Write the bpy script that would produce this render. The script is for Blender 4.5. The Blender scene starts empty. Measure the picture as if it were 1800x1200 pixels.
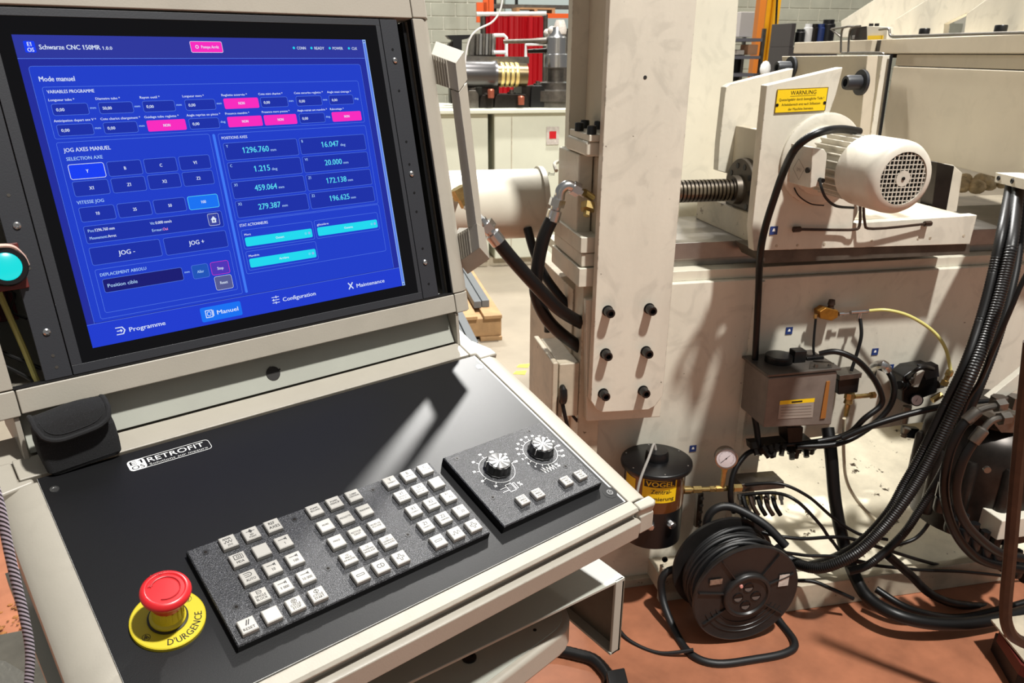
import bpy, bmesh, math, random
from math import sin, cos, pi, radians, atan2, sqrt
from mathutils import Vector, Matrix
random.seed(7)
SC = bpy.context.scene
COL = SC.collection

# ------------------------------------------------------------------ camera
FPX, PPX, PPY = 1379.0, 897.0, 675.0
YAW, PITCH, ROLL = -0.694, 0.399, 0.004
CAM = Vector((0, 0, 1.45))
_F = Vector((-sin(YAW)*cos(PITCH), cos(YAW)*cos(PITCH), -sin(PITCH)))
_r = Vector((cos(YAW), sin(YAW), 0)); _u = _r.cross(_F)
RX = _r*cos(ROLL)+_u*sin(ROLL); UX = -_r*sin(ROLL)+_u*cos(ROLL)
cd = bpy.data.cameras.new('camera'); cam = bpy.data.objects.new('camera', cd); COL.objects.link(cam)
cam.matrix_world = Matrix(((RX.x, UX.x, -_F.x, CAM.x), (RX.y, UX.y, -_F.y, CAM.y), (RX.z, UX.z, -_F.z, CAM.z), (0, 0, 0, 1)))
cd.sensor_width = 36; cd.lens = FPX/1800*36
cd.shift_x = (900-PPX)/1800; cd.shift_y = (PPY-600)/1800
cd.clip_start = 0.02; cd.clip_end = 100
cd.dof.use_dof = True; cd.dof.focus_distance = 1.0; cd.dof.aperture_fstop = 18
SC.camera = cam

# ------------------------------------------------------------------ frames
# machine frame: Mx along the bed, Dy away from the viewer; console frame = world x / y
AZ = radians(39.76+78)
Mx = Vector((sin(AZ), cos(AZ), 0)); Dy = Vector((-Mx.y, Mx.x, 0)); Z = Vector((0, 0, 1))
def W(m, d, z): return Mx*m+Dy*d+Z*z
def ray(x, y): return (_F*FPX+RX*(x-PPX)-UX*(y-PPY)).normalized()
def hit(x, y, o, n):
    d = ray(x, y); return CAM+d*((o-CAM).dot(n)/d.dot(n))
def q(x, y, D): return hit(x, y, Dy*D, Dy)          # a point of the vertical plane at depth D
def qm(x, y, M): return hit(x, y, Mx*M, Mx)
def qz(x, y, z=0.0): return hit(x, y, Z*z, Z)

# ------------------------------------------------------------------ light
w = bpy.data.worlds.new('hall_light'); SC.world = w; w.use_nodes = True
bg = w.node_tree.nodes['Background']; bg.inputs[0].default_value = (1.0, 0.985, 0.96, 1); bg.inputs[1].default_value = 0.23
def lamp(name, loc, target, power, size, color=(1, .93, .82)):
    l = bpy.data.lights.new(name, 'AREA'); l.shape = 'DISK'; l.size = size; l.energy = power; l.color = color
    o = bpy.data.objects.new(name, l); COL.objects.link(o); o.location = loc
    o.rotation_euler = (Vector(target)-Vector(loc)).to_track_quat('-Z', 'Y').to_euler(); return o
lamp('hall_lamp_front', W(1.7, -0.45, 5.9), W(.9, 1.7, .8), 520, .26, (1, .98, .935))
lamp('hall_lamp_back', (3.75, 3.45, 5.3), (.5, .8, .9), 540, .25, (1, .98, .94))
lamp("wall_fill_left", W(.4, 8.6, 6.5), W(1.2, 10, 0.5), 420, .8, (1, .98, .93))  # added fill light, brightens the back wall and left background
lamp("wall_fill_right", W(6, 9, 7), W(6, 12, 0.5), 420, .8, (1, .93, .84))  # added fill light for the block wall on the right
vs = SC.view_settings; vs.view_transform = 'Standard'; vs.look = 'None'; vs.exposure = 0.0; vs.gamma = 1.0; vs.use_curve_mapping = False

# ------------------------------------------------------------------ materials
def lin(c): return tuple((x/255/12.92 if x/255 <= .04045 else ((x/255+.055)/1.055)**2.4) for x in c)+(1,)
MATS = {}
def mat(name, rgb, rough=.5, metal=0, emit=None, spots=None, var=.0, vscale=6, bump=0, bscale=60, spec=.5, streak=False, alpha=1, coat=0, spot_scale=30, spot_cut=.68, trans=0, wear=0):
    if name in MATS: return MATS[name]
    m = bpy.data.materials.new(name); m.use_nodes = True; nt = m.node_tree; est = .93 if name.startswith('display_') else 1; N = nt.nodes; L = nt.links
    b = N['Principled BSDF']; c = lin(rgb)
    b.inputs['Base Color'].default_value = c; b.inputs['Roughness'].default_value = rough; b.inputs['Metallic'].default_value = metal
    b.inputs['Specular IOR Level'].default_value = spec; b.inputs['Coat Weight'].default_value = coat
    b.inputs['Transmission Weight'].default_value = trans
    if emit:
        b.inputs['Base Color'].default_value = (0.004, .004, .006, 1)
        b.inputs['Emission Color'].default_value = lin(emit); b.inputs['Emission Strength'].default_value = est
    tc = N.new('ShaderNodeTexCoord'); src = None
    if var or spots:
        geo = N.new('ShaderNodeNewGeometry')
        mp = N.new('ShaderNodeMapping'); L.new(geo.outputs['Position'], mp.inputs[0])
        if streak: mp.inputs['Scale'].default_value = (1, 1, .25)
        n = N.new('ShaderNodeTexNoise'); n.inputs['Scale'].default_value = vscale; n.inputs['Detail'].default_value = 6; n.inputs['Roughness'].default_value = .62
        L.new(mp.outputs[0], n.inputs['Vector'])
        r = N.new('ShaderNodeMapRange'); r.inputs[1].default_value = .3; r.inputs[2].default_value = .7; r.inputs[3].default_value = 1-var; r.inputs[4].default_value = 1+var*.35
        L.new(n.outputs[0], r.inputs[0])
        mx = N.new('ShaderNodeMix'); mx.data_type = 'RGBA'; mx.blend_type = 'MULTIPLY'; mx.inputs[0].default_value = 1
        mx.inputs['A'].default_value = c; L.new(r.outputs[0], mx.inputs['B']); src = mx.outputs['Result']
        if spots:
            n2 = N.new('ShaderNodeTexNoise'); n2.inputs['Scale'].default_value = spot_scale; n2.inputs['Detail'].default_value = 5; n2.inputs['Roughness'].default_value = .7
            L.new(geo.outputs['Position'], n2.inputs['Vector'])
            r2 = N.new('ShaderNodeMapRange'); r2.inputs[1].default_value = spot_cut; r2.inputs[2].default_value = spot_cut+.035; L.new(n2.outputs[0], r2.inputs[0])
            m2 = N.new('ShaderNodeMix'); m2.data_type = 'RGBA'; L.new(r2.outputs[0], m2.inputs[0]); L.new(src, m2.inputs['A']); m2.inputs['B'].default_value = lin(spots); src = m2.outputs['Result']
        if wear:
            bv = N.new('ShaderNodeBevel'); bv.samples = 4; bv.inputs[0].default_value = .0045
            dt = N.new('ShaderNodeVectorMath'); dt.operation = 'DOT_PRODUCT'; L.new(bv.outputs[0], dt.inputs[0]); L.new(geo.outputs['Normal'], dt.inputs[1])
            e1 = N.new('ShaderNodeMapRange'); e1.inputs[1].default_value = .985; e1.inputs[2].default_value = .90; L.new(dt.outputs['Value'], e1.inputs[0])
            n4 = N.new('ShaderNodeTexNoise'); n4.inputs['Scale'].default_value = 55; n4.inputs['Detail'].default_value = 5; n4.inputs['Roughness'].default_value = .7; L.new(geo.outputs['Position'], n4.inputs['Vector'])
            e2 = N.new('ShaderNodeMapRange'); e2.inputs[1].default_value = .54; e2.inputs[2].default_value = .60; e2.inputs[4].default_value = wear; L.new(n4.outputs[0], e2.inputs[0])
            ml = N.new('ShaderNodeMath'); ml.operation = 'MULTIPLY'; L.new(e1.outputs[0], ml.inputs[0]); L.new(e2.outputs[0], ml.inputs[1])
            m3 = N.new('ShaderNodeMix'); m3.data_type = 'RGBA'; L.new(ml.outputs[0], m3.inputs[0]); L.new(src, m3.inputs['A']); m3.inputs['B'].default_value = lin((84, 72, 58))
            n5 = N.new('ShaderNodeTexNoise'); n5.inputs['Scale'].default_value = 9; n5.inputs['Detail'].default_value = 4; n5.inputs['Distortion'].default_value = 2.2; L.new(geo.outputs['Position'], n5.inputs['Vector'])
            e3 = N.new('ShaderNodeMapRange'); e3.inputs[1].default_value = .54; e3.inputs[2].default_value = .66; e3.inputs[3].default_value = 1; e3.inputs[4].default_value = .88; L.new(n5.outputs[0], e3.inputs[0])
            m4 = N.new('ShaderNodeMix'); m4.data_type = 'RGBA'; m4.blend_type = 'MULTIPLY'; m4.inputs[0].default_value = wear; L.new(m3.outputs['Result'], m4.inputs['A']); L.new(e3.outputs[0], m4.inputs['B']); src = m4.outputs['Result']
        L.new(src, b.inputs['Base Color'])
    if bump:
        n3 = N.new('ShaderNodeTexNoise'); n3.inputs['Scale'].default_value = bscale; n3.inputs['Detail'].default_value = 3
        g2 = N.new('ShaderNodeNewGeometry'); L.new(g2.outputs['Position'], n3.inputs['Vector'])
        bm_ = N.new('ShaderNodeBump'); bm_.inputs['Strength'].default_value = bump; bm_.inputs['Distance'].default_value = .002
        L.new(n3.outputs[0], bm_.inputs['Height']); L.new(bm_.outputs[0], b.inputs['Normal'])
    MATS[name] = m; return m
BEIGE = mat('console_beige_paint', (160, 154, 142), .42, var=.06, vscale=14, spots=(120, 112, 100), spot_scale=90, spot_cut=.73, bump=.06, bscale=500, wear=.35)
GREYG = mat('console_grey_green_paint', (158, 159, 149), .45, var=.06, vscale=12, bump=.05, bscale=400)
DECKB = mat('black_anodised_plate', (5, 5, 7), .42, var=.15, vscale=30, bump=.05, bscale=1100, spots=(60, 60, 62), spot_scale=260, spot_cut=.83, spec=.34)
WHEDGE = mat('white_edge', (225, 225, 222), .4)
KPB = mat('black_sparkle_panel', (34, 35, 38), .42, spots=(130, 130, 136), spot_scale=1300, spot_cut=.58, var=.3, vscale=700, bump=.5, bscale=900)
BLK = mat('black_plastic', (10, 10, 11), .35)
BLKM = mat('black_matt_rubber', (17, 17, 18), .5, var=.1, vscale=40)
DARKPL = mat('charcoal_powder_coat', (38, 40, 45), .5, bump=.05, bscale=600)
GLASSB = mat('black_screen_glass', (5, 5, 8), .06, spec=.3)
KEYW = mat('keycap_ivory', (172, 169, 163), .38)
INK = mat('printed_black_ink', (20, 20, 22), .5)
INKW = mat('printed_white_ink', (232, 232, 230), .5)
CHROME = mat('brushed_chrome', (200, 200, 200), .25, metal=1)
STEEL = mat('worn_steel', (120, 115, 108), .38, metal=.9, var=.35, vscale=25)
STEELD = mat('dark_oiled_steel', (46, 41, 37), .35, metal=.6, var=.4, vscale=30)
BRASS = mat('brass', (190, 165, 108), .28, metal=.9, var=.3, vscale=80)
RED = mat('red_plastic', (190, 30, 36), .35)
YEL = mat('yellow_plastic', (196, 178, 38), .4)
YELSIGN = mat('yellow_sign', (236, 196, 20), .45)
CREAM = mat('machine_cream_paint', (214, 208, 192), .42, var=.16, vscale=5, spots=(92, 80, 66), spot_scale=34, spot_cut=.69, bump=.12, bscale=90, streak=True, wear=.9)
CREAMD = mat('machine_cream_dirty', (194, 182, 160), .45, var=.28, vscale=8, spots=(84, 68, 52), spot_scale=22, spot_cut=.655, bump=.12, bscale=80, wear=1)
CREAMC = mat('machine_cream_clean', (208, 202, 185), .4, var=.12, vscale=4, spots=(104, 92, 78), spot_scale=30, spot_cut=.715, bump=.06, bscale=60, wear=.7)
CABP = mat('cabinet_pale_green_cream', (216, 217, 198), .45, var=.12, vscale=2)
WHITEC = mat('motor_white_paint', (206, 200, 186), .35, var=.09, vscale=20, spots=(120, 105, 90), spot_scale=60, spot_cut=.70, wear=.5)
TANK = mat('grey_dirty_tank', (118, 108, 100), .45, var=.3, vscale=14)
HOSE = mat('black_hose', (11, 10, 10), .40, var=.2, vscale=60, spec=.35)
CORR = mat('corrugated_black_conduit', (12, 11, 11), .42, spec=.4)
FABRIC = mat('black_woven_fabric', (17, 17, 19), .85, bump=.5, bscale=2600, var=.25, vscale=900, spots=(58, 58, 62), spot_scale=1600, spot_cut=.60)
FABR2 = mat('black_binding_tape', (24, 24, 26), .85, bump=.5, bscale=1800)
REDFL = mat('red_painted_floor', (162, 104, 76), .42, var=.32, vscale=7, spots=(172, 128, 106), spot_scale=60, spot_cut=.72, bump=.15, bscale=25)
CONC = mat('concrete_floor', (152, 141, 124), .5, var=.18, vscale=2.5, spots=(130, 116, 100), spot_scale=8, spot_cut=.68)
BLOCK = mat('concrete_block', (172, 173, 158), .85, var=.15, vscale=3, bump=.5, bscale=25)
MORT = mat('mortar', (222, 220, 206), .9)
WOOD = mat('pallet_wood', (176, 140, 98), .7, var=.35, vscale=9)
ORANGE = mat('rack_orange', (226, 92, 30), .45)
YPOST = mat('yellow_ochre_post', (222, 164, 24), .4, var=.15, vscale=3)
CURT = mat('red_pvc_curtain', (196, 22, 34), .35)
BLUE = mat('blue_sticker', (28, 52, 110), .5)
BROWN = mat('amber_reservoir', (92, 52, 22), .22, coat=.5)
RUST = mat('rusty_square_tube', (58, 42, 32), .38, metal=.3, var=.4, vscale=30)
TUBEY = mat('translucent_yellow_tube', (200, 192, 116), .35)
TUBEW = mat('milky_tube', (196, 184, 158), .35)
REELB = mat('reel_black_plastic', (34, 32, 31), .38, var=.3, vscale=25)
CYANL = mat('cyan_lamp_lens', (0, 200, 200), .3, emit=(0, 222, 222))
TRAY = mat('oily_cream_tray', (222, 213, 190), .16, var=.3, vscale=6, spots=(70, 60, 48), spot_scale=20, spot_cut=.62)
DARKIN = mat('dark_interior', (30, 27, 25), .7)
REDIN = mat('dark_red_plastic', (88, 26, 20), .5)
CREAM_SHADE = mat('machine_cream_shaded', (190, 179, 158), .42, var=.10, vscale=3, spots=(96, 84, 70), spot_scale=30, spot_cut=.72, wear=.35)  # cream darkened: shade of left-facing arm, head and web faces put into colour
RAILS = mat('ground_rail_steel', (158, 154, 148), .34, metal=.85, var=.25, vscale=12)
YMARK = mat('yellow_floor_tape', (228, 224, 70), .6)
PAPER = mat('paper_label', (205, 196, 186), .6, var=.3, vscale=60)
CLAD = mat('pale_cladding', (168, 182, 182), .6)

# ------------------------------------------------------------------ builders
WP = {}
class MB:
    def __init__(s): s.v = []; s.f = []; s.m = []
    def add(s, vs_, fs, mi=0):
        o = len(s.v); s.v += [Vector(a) for a in vs_]; s.f += [tuple(i+o for i in f) for f in fs]; s.m += [mi]*len(fs); return s
    def box(s, o, a, b, c, mi=0):
        P = [o, o+a, o+a+b, o+b]; P += [p+c for p in P]
        return s.add(P, [(0, 3, 2, 1), (4, 5, 6, 7), (0, 1, 5, 4), (1, 2, 6, 5), (2, 3, 7, 6), (3, 0, 4, 7)], mi)
    def prism(s, pts, ext, mi=0):
        n = len(pts); P = [Vector(p) for p in pts]+[Vector(p)+ext for p in pts]
        return s.add(P, [tuple(range(n))[::-1], tuple(range(n, 2*n))]+[(i, (i+1) % n, n+(i+1) % n, n+i) for i in range(n)], mi)
    def loft(s, A, B, mi=0, caps=True):
        n = len(A); fs = [(i, (i+1) % n, n+(i+1) % n, n+i) for i in range(n)]
        if caps: fs += [tuple(range(n))[::-1], tuple(range(n, 2*n))]
        return s.add(list(A)+list(B), fs, mi)
    def flat(s, pts, mi=0): return s.add(pts, [tuple(range(len(pts)))], mi)
    def tube(s, path, r, seg=8, mi=0, closed=False, sub=0, rib=None):
        P = [Vector(p) for p in path]
        k0 = len(P)
        if sub: P = spline(P, sub, closed)
        if isinstance(r, (list, tuple)): r = [r[min(int(i*(k0-1)/(len(P)-1)), k0-1)] for i in range(len(P))]
        n = len(P); T = []
        for i in range(n):
            a = P[(i-1) % n] if (i > 0 or closed) else P[i]; b = P[(i+1) % n] if (i < n-1 or closed) else P[i]
            T.append((b-a).normalized())
        up = Vector((0, 0, 1)) if abs(T[0].z) < .9 else Vector((1, 0, 0))
        nrm = (up-T[0]*up.dot(T[0])).normalized(); V_ = []
        for i in range(n):
            nrm = (nrm-T[i]*nrm.dot(T[i])).normalized(); bi = T[i].cross(nrm)
            rr = r[i] if isinstance(r, (list, tuple)) else r
            if rib: rr *= (1 if i % 2 else 1-rib)
            V_ += [P[i]+nrm*(rr*cos(2*pi*k/seg))+bi*(rr*sin(2*pi*k/seg)) for k in range(seg)]
        fs = [(i*seg+k, i*seg+(k+1) % seg, ((i+1) % n)*seg+(k+1) % seg, ((i+1) % n)*seg+k) for i in range(n if closed else n-1) for k in range(seg)]
        if not closed: fs += [tuple(range(seg))[::-1], tuple((n-1)*seg+k for k in range(seg))]
        return s.add(V_, fs, mi)
    def lathe(s, o, ax, prof, seg=24, mi=0, ref=None, caps=True):
        ax = ax.normalized(); ref = ref or (Vector((0, 0, 1)) if abs(ax.z) < .9 else Vector((1, 0, 0)))
        a = (ref-ax*ref.dot(ax)).normalized(); b = ax.cross(a); V_ = []
        for r, h in prof: V_ += [o+ax*h+a*(r*cos(2*pi*k/seg))+b*(r*sin(2*pi*k/seg)) for k in range(seg)]
        n = len(prof); fs = [(i*seg+k, i*seg+(k+1) % seg, (i+1)*seg+(k+1) % seg, (i+1)*seg+k) for i in range(n-1) for k in range(seg)]
        if caps: fs += [tuple(range(seg))[::-1], tuple((n-1)*seg+k for k in range(seg))]
        return s.add(V_, fs, mi)
    def sphere(s, o, r, seg=10, mi=0, sc=(1, 1, 1)):
        pr = [(max(r*sin(pi*i/6), r*.01), -r*cos(pi*i/6)) for i in range(7)]
        k = len(s.v); s.lathe(Vector((0, 0, 0)), Z, pr, seg, mi)
        for i in range(k, len(s.v)): v = s.v[i]; s.v[i] = Vector((v.x*sc[0], v.y*sc[1], v.z*sc[2]))+o
        return s
    def build(s, name, mats, parent=None, bevel=0, normals=True, center=True, segs=2, sharp=35):
        if not isinstance(mats, (list, tuple)): mats = [mats]
        me = bpy.data.meshes.new(name)
        c = Vector((0, 0, 0))
        if center and s.v:
            lo = Vector([min(v[i] for v in s.v) for i in range(3)]); hi = Vector([max(v[i] for v in s.v) for i in range(3)]); c = (lo+hi)/2
        me.from_pydata([tuple(v-c) for v in s.v], [], s.f)
        for m in mats: me.materials.append(m)
        me.polygons.foreach_set('material_index', s.m)
        if normals:
            b = bmesh.new(); b.from_mesh(me); bmesh.ops.recalc_face_normals(b, faces=b.faces)
            for f in b.faces: f.smooth = True
            lim = radians(sharp)
            for e in b.edges:
                if len(e.link_faces) != 2 or e.calc_face_angle(0) > lim: e.smooth = False
            b.to_mesh(me); b.free()
        ob = bpy.data.objects.new(name, me); COL.objects.link(ob); put(ob, c, parent)
        if bevel:
            md = ob.modifiers.new('bevel', 'BEVEL'); md.width = bevel; md.segments = segs; md.limit_method = 'ANGLE'; md.angle_limit = radians(40); md.harden_normals = True
        return ob
def put(ob, c, parent=None):
    ob.location = c; WP[ob.name] = Vector(c)
    if parent is not None:
        ob.parent = parent; ob.matrix_parent_inverse = Matrix.Translation(-WP[parent.name])
def spline(P, k, closed=False):
    out = []; n = len(P)
    for i in range(n if closed else n-1):
        g = lambda j: P[j % n] if closed else P[max(0, min(n-1, j))]
        p0, p1, p2, p3 = g(i-1), g(i), g(i+1), g(i+2)
        for t in range(k):
            t /= k; out.append(.5*((2*p1)+(p2-p0)*t+(2*p0-5*p1+4*p2-p3)*t*t+(3*p1-p0-3*p2+p3)*t**3))
    if not closed: out.append(P[-1])
    return out
def tag(o, label, cat, group=None):
    o['label'] = label; o['category'] = cat
    if group: o['group'] = group
    return o
def thing(name, loc, label, cat, group=None):
    o = bpy.data.objects.new(name, None); COL.objects.link(o); o.empty_display_size = .05; put(o, Vector(loc)); return tag(o, label, cat, group)
def struct(o): o['kind'] = 'structure'; return o
def bolt(mb, o, ax, r=.008, h=.01, mi=0):           # socket-head screw with a hollow hexagon
    mb.lathe(o, ax, [(r, 0), (r, h*.85), (r*.9, h), (r*.55, h), (r*.5, h*.5)], 16, mi)
_tc = {}   # letters are thickened by a second copy set slightly sideways
def glyphs(s_, bold):
    k = (s_, bold)
    if k not in _tc:
        cu = bpy.data.curves.new('t', 'FONT'); cu.body = s_; cu.size = 1; cu.resolution_u = 2;  cu.space_line = .95
        ob = bpy.data.objects.new('t', cu); me = bpy.data.meshes.new_from_object(ob)
        vs_ = [v.co.copy() for v in me.vertices]; fs = [tuple(p.vertices) for p in me.polygons]
        bpy.data.objects.remove(ob); bpy.data.meshes.remove(me); bpy.data.curves.remove(cu)
        if len(s_) > 1 or s_ == '1':                       # give every figure 1 its flag
            for i, ch in enumerate(s_):
                if ch != '1': continue
                cu = bpy.data.curves.new('t', 'FONT'); cu.body = s_[:i+1]; cu.size = 1; cu.resolution_u = 1
                ob = bpy.data.objects.new('t', cu); me = bpy.data.meshes.new_from_object(ob); xr = max(v.co.x for v in me.vertices); yt = max(v.co.y for v in me.vertices if v.co.x > xr-.12)
                bpy.data.objects.remove(ob); bpy.data.meshes.remove(me); bpy.data.curves.remove(cu)
                n0 = len(vs_); vs_ += [Vector((xr-.02, yt, 0)), Vector((xr-.09, yt, 0)), Vector((xr-.21, yt-.13, 0)), Vector((xr-.21, yt-.21, 0)), Vector((xr-.05, yt-.11, 0))]; fs.append(tuple(range(n0, n0+5)))
        _tc[k] = (vs_, fs)
    return _tc[k]
def text(mb, s_, o, ux, uy, cap, mi=0, align='L', width=None, bold=.02, wrap=None):
    # o = start (or middle) of the baseline; cap = capital height in metres
    vs_, fs = glyphs(s_, bold)
    if not vs_: return
    x0 = min(v.x for v in vs_); x1 = max(v.x for v in vs_); k = cap/.70
    kx = width/(x1-x0) if width else k*.86
    off = {'L': x0, 'C': (x0+x1)/2, 'R': x1}[align]
    P = [((v.x-off)*kx, v.y*k) for v in vs_]
    for dx in ((-bold*.45*k, bold*.45*k) if bold > .005 else (0,)): mb.add([wrap(a+dx, b) if wrap else o+ux*(a+dx)+uy*b for a, b in P], fs, mi)
def rr(x0, y0, x1, y1, r, n=4):
    out = []
    for cx, cy, a in ((x1-r, y0+r, -90), (x1-r, y1-r, 0), (x0+r, y1-r, 90), (x0+r, y0+r, 180)):
        for i in range(n+1): t = radians(a+90*i/n); out.append((cx+r*cos(t), cy+r*sin(t)))
    return out

# ------------------------------------------------------------------ room
mb = MB(); mb.prism([W(-9, -4, 0), W(18, -4, 0), W(18, 14.2, 0), W(-9, 14.2, 0)], Z*-.1)
struct(mb.build('floor', CONC))
mb = MB(); mb.prism([W(-3, -2.5, .001), W(6, -2.5, .001), W(6, 2.6, .001), W(-3, 2.6, .001)], Z*.003)
struct(mb.build('trim_1', REDFL))
wall = MB(); wall.box(W(-6, 14.016, 0), Mx*24, Dy*.25, Z*7)
wall = struct(wall.build('wall_back', MORT))
bx = MB(); bx.box(Vector((0, 0, 0)), Mx*.385, Dy*.09, Z*.186)
first = None
def block(m, z, wd=1.0):
    global first
    if first is None:
        first = bx.build('concrete_block', BLOCK, None, center=False, bevel=.005, segs=1); b = first
    else: b = first.copy(); COL.objects.link(b)
    b.location = W(m, 14.0, z); b.parent = wall; b.matrix_parent_inverse = Matrix.Translation(-WP[wall.name]); return b
for row in range(3, 15):
    z = .2*row+.007
    for c in range(0, 8): block(-.75+c*.4+(.2 if row % 2 else 0), z)
    for c in range(0, 12): block(6.6+c*.4+(.2 if row % 2 else 0), z)
mb = MB()
for row in range(0, 30):
    for c in range(-12, 40):
        seen = 3 <= row < 15 and (0 <= c < 8 or 18 <= c < 31)
        m = -.75+c*.4 if c < 9 else 6.6+(c-18)*.4
        if seen or 9 <= c < 18 or (c >= 18 and 3 <= row < 15 and c < 30): continue
        mb.box(W(m+(.2 if row % 2 else 0), 14.0, .2*row+.007), Mx*.385, Dy*.09, Z*.186)
rest = mb.build('block_courses', BLOCK, wall); rest['kind'] = 'stuff'
mb = MB(); mb.box(W(2.85, 13.9, 0), Mx*3.65, Dy*.12, Z*7)
struct(mb.build('wall_panel', CLAD))
mb = MB()
for i, (x, y) in enumerate(((908, 652), (925, 640))): pass
for x0, y0 in ((902, 657), (908, 645)):
    t = MB(); a = qz(x0, y0, .001); t.prism([a, a+Mx*.055-Dy*.02, a+Mx*.075+Dy*.03, a+Mx*.02+Dy*.03], Z*.001)
    tag(t.build('floor_marking', YMARK), 'yellow tape dash on the concrete beside the grey junction box, '+('nearer' if y0 > 650 else 'farther')+' of two', 'floor marking', 'yellow floor marks')

# ------------------------------------------------------------------ control console
Xw = Vector((1, 0, 0))
od = CAM+ray(65, 841)*.9; TD = .323; VD = Vector((0, -cos(TD), -sin(TD))); ND = Vector((0, -sin(TD), cos(TD)))
os_ = CAM+ray(20, 60)*.9*1.03; TS = 1.359; VS = Vector((0, -cos(TS), -sin(TS))); NS = Vector((0, -sin(TS), cos(TS)))
def DP(a, b, n=0): return od+Xw*(a/1000)+VD*(b/1000)+ND*(n/1000)      # deck plane, millimetres
def SP(a, b, n=0): return os_+Xw*(a/1000)+VS*(b/1000)+NS*(n/1000)     # screen plane, millimetres
def slabD(mb, a0, b0, a1, b1, n0, n1, mi=0): mb.box(DP(a0, b0, n0), DP(a1, b0, n0)-DP(a0, b0, n0), DP(a0, b1, n0)-DP(a0, b0, n0), ND*((n1-n0)/1000), mi)
def slabS(mb, a0, b0, a1, b1, n0, n1, mi=0): mb.box(SP(a0, b0, n0), SP(a1, b0, n0)-SP(a0, b0, n0), SP(a0, b1, n0)-SP(a0, b0, n0), NS*((n1-n0)/1000), mi)
con = thing('control_console', (.35, .66, 0), 'grey-beige machine control console with lit blue screen and black button deck', 'control console')

# screen head: frame rails
m_ = MB(); m_.loft([SP(-77, -26, 0), SP(449, -26, 0), SP(449, -27, -30), SP(-77, -27, -30)], [SP(-77, -58, 0), SP(449, -58, 0), SP(449, -62, -30), SP(-77, -62, -30)])
m_.loft([SP(-77, -58, 0), SP(449, -58, 0), SP(449, -62, -30), SP(-77, -62, -30)], [SP(-77, -70, -14), SP(449, -70, -14), SP(449, -70, -34), SP(-77, -70, -34)])
m_.build('top_rail', BEIGE, con, bevel=.0015)
m_ = MB(); m_.prism([SP(450, -27, 0), SP(470, -27, 0), SP(479, -27, -10), SP(479, -27, -34), SP(450, -27, -34)], VS*-.042)
m_.build('corner_cap', BEIGE, con, bevel=.0015)
m_ = MB(); m_.prism([SP(449, -26, 0), SP(463, -26, .0), SP(476, -26, -8), SP(486, -26, -30), SP(486, -26, -130), SP(449, -26, -130)], VS*.3505)
m_.build('side_rail', BEIGE, con, bevel=.0012)
m_ = MB(); m_.prism([SP(-77, -26, 0), SP(-96, -26, 0), SP(-112, -26, -12), SP(-112, -26, -130), SP(-77, -26, -130)], VS*.3505)
m_.build('side_rail', BEIGE, con, bevel=.0012)
m_ = MB(); m_.prism([SP(-75.5, 326, 0), SP(-75.5, 350, 0), SP(-75.5, 350, -14), SP(-75.5, 326, -14)], Xw*.525)
m_.build('bottom_rail', BEIGE, con, bevel=.0012)
for sx in (1, -1):
    m_ = MB(); a, b = (450.5, 476) if sx > 0 else (-76.5, -103)
    m_.prism([SP(a, 325.5, 0), SP(b-sx*8, 325.5, 0), SP(b+sx*2, 325.5, -10), SP(b+sx*2, 325.5, -40), SP(a, 325.5, -40)], VS*.0265)
    m_.build('corner_cap', BEIGE, con, bevel=.0015)
# housing shell behind the frame
m_ = MB(); slabS(m_, -77, -26, 449, 326, -138, -132); slabS(m_, -77, -60, 449, -27, -132, -34)
m_.build('back_shell', GREYG, con)
m_ = MB(); m_.box(SP(-77, 326, -14), Xw*.526, SP(0, 326, -135)-SP(0, 326, -14), VS*.004)
m_.build('inner_ledge', BEIGE, con)
m_ = MB(); m_.box(SP(-77, 325.2, -1.5), Xw*.526, NS*-.012, VS*-.002); m_.box(SP(447.5, -25, -1.5), Xw*.0035, NS*-.010, VS*.35, 0)
m_.build('rubber_seal', BLKM, con)

# monitor: outer bezel, glass, display
mon = MB(); slabS(mon, -23, -24, 400, 323, -18, -3)
mon = mon.build('monitor', DARKPL, con, bevel=.0008); mon['label'] = 'flush monitor with a blue lit display in a black glass front'
m_ = MB()
for r_ in ((-23, -24, 400, -16.5), (-23, 313.5, 400, 323), (-23, -16.5, -13, 313.5), (394, -16.5, 400, 313.5)): slabS(m_, *r_, -3, -.6)
m_.build('bezel', DARKPL, mon, bevel=.0004)
m_ = MB(); slabS(m_, -13, -16.5, 394, 313.5, -3, -1.2); m_.build('glass', GLASSB, mon)
E0 = dict(bg=(23, 60, 206), bgtop=(40, 52, 160), foot=(24, 58, 212), panel=(30, 70, 212), side=(26, 40, 160), field=(16, 44, 172), fieldd=(12, 16, 116), line=(92, 132, 240), white=(226, 238, 255),
          pink=(255, 38, 196), cyan=(24, 224, 246), num=(96, 226, 248), sel=(6, 60, 250), sel2=(10, 116, 250), grey=(86, 92, 150), div=(62, 122, 250), lab=(176, 214, 255), purple=(78, 50, 190), bar=(150, 188, 246), teal=(22, 84, 190), redt=(255, 150, 200))
UIK = list(E0); UIM = [mat('display_'+k, v, .12, emit=v, spec=.25) for k, v in E0.items()]
ui = MB(); LZ = {}
def uz(l): return -1.1+.05*l
def ufill(x0, y0, x1, y1, k, l=1, r=0):
    pts = rr(x0, y0, x1, y1, r) if r else [(x0, y0), (x1, y0), (x1, y1), (x0, y1)]
    ui.flat([SP(a, b, uz(l)) for a, b in pts][::-1], UIK.index(k))
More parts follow.
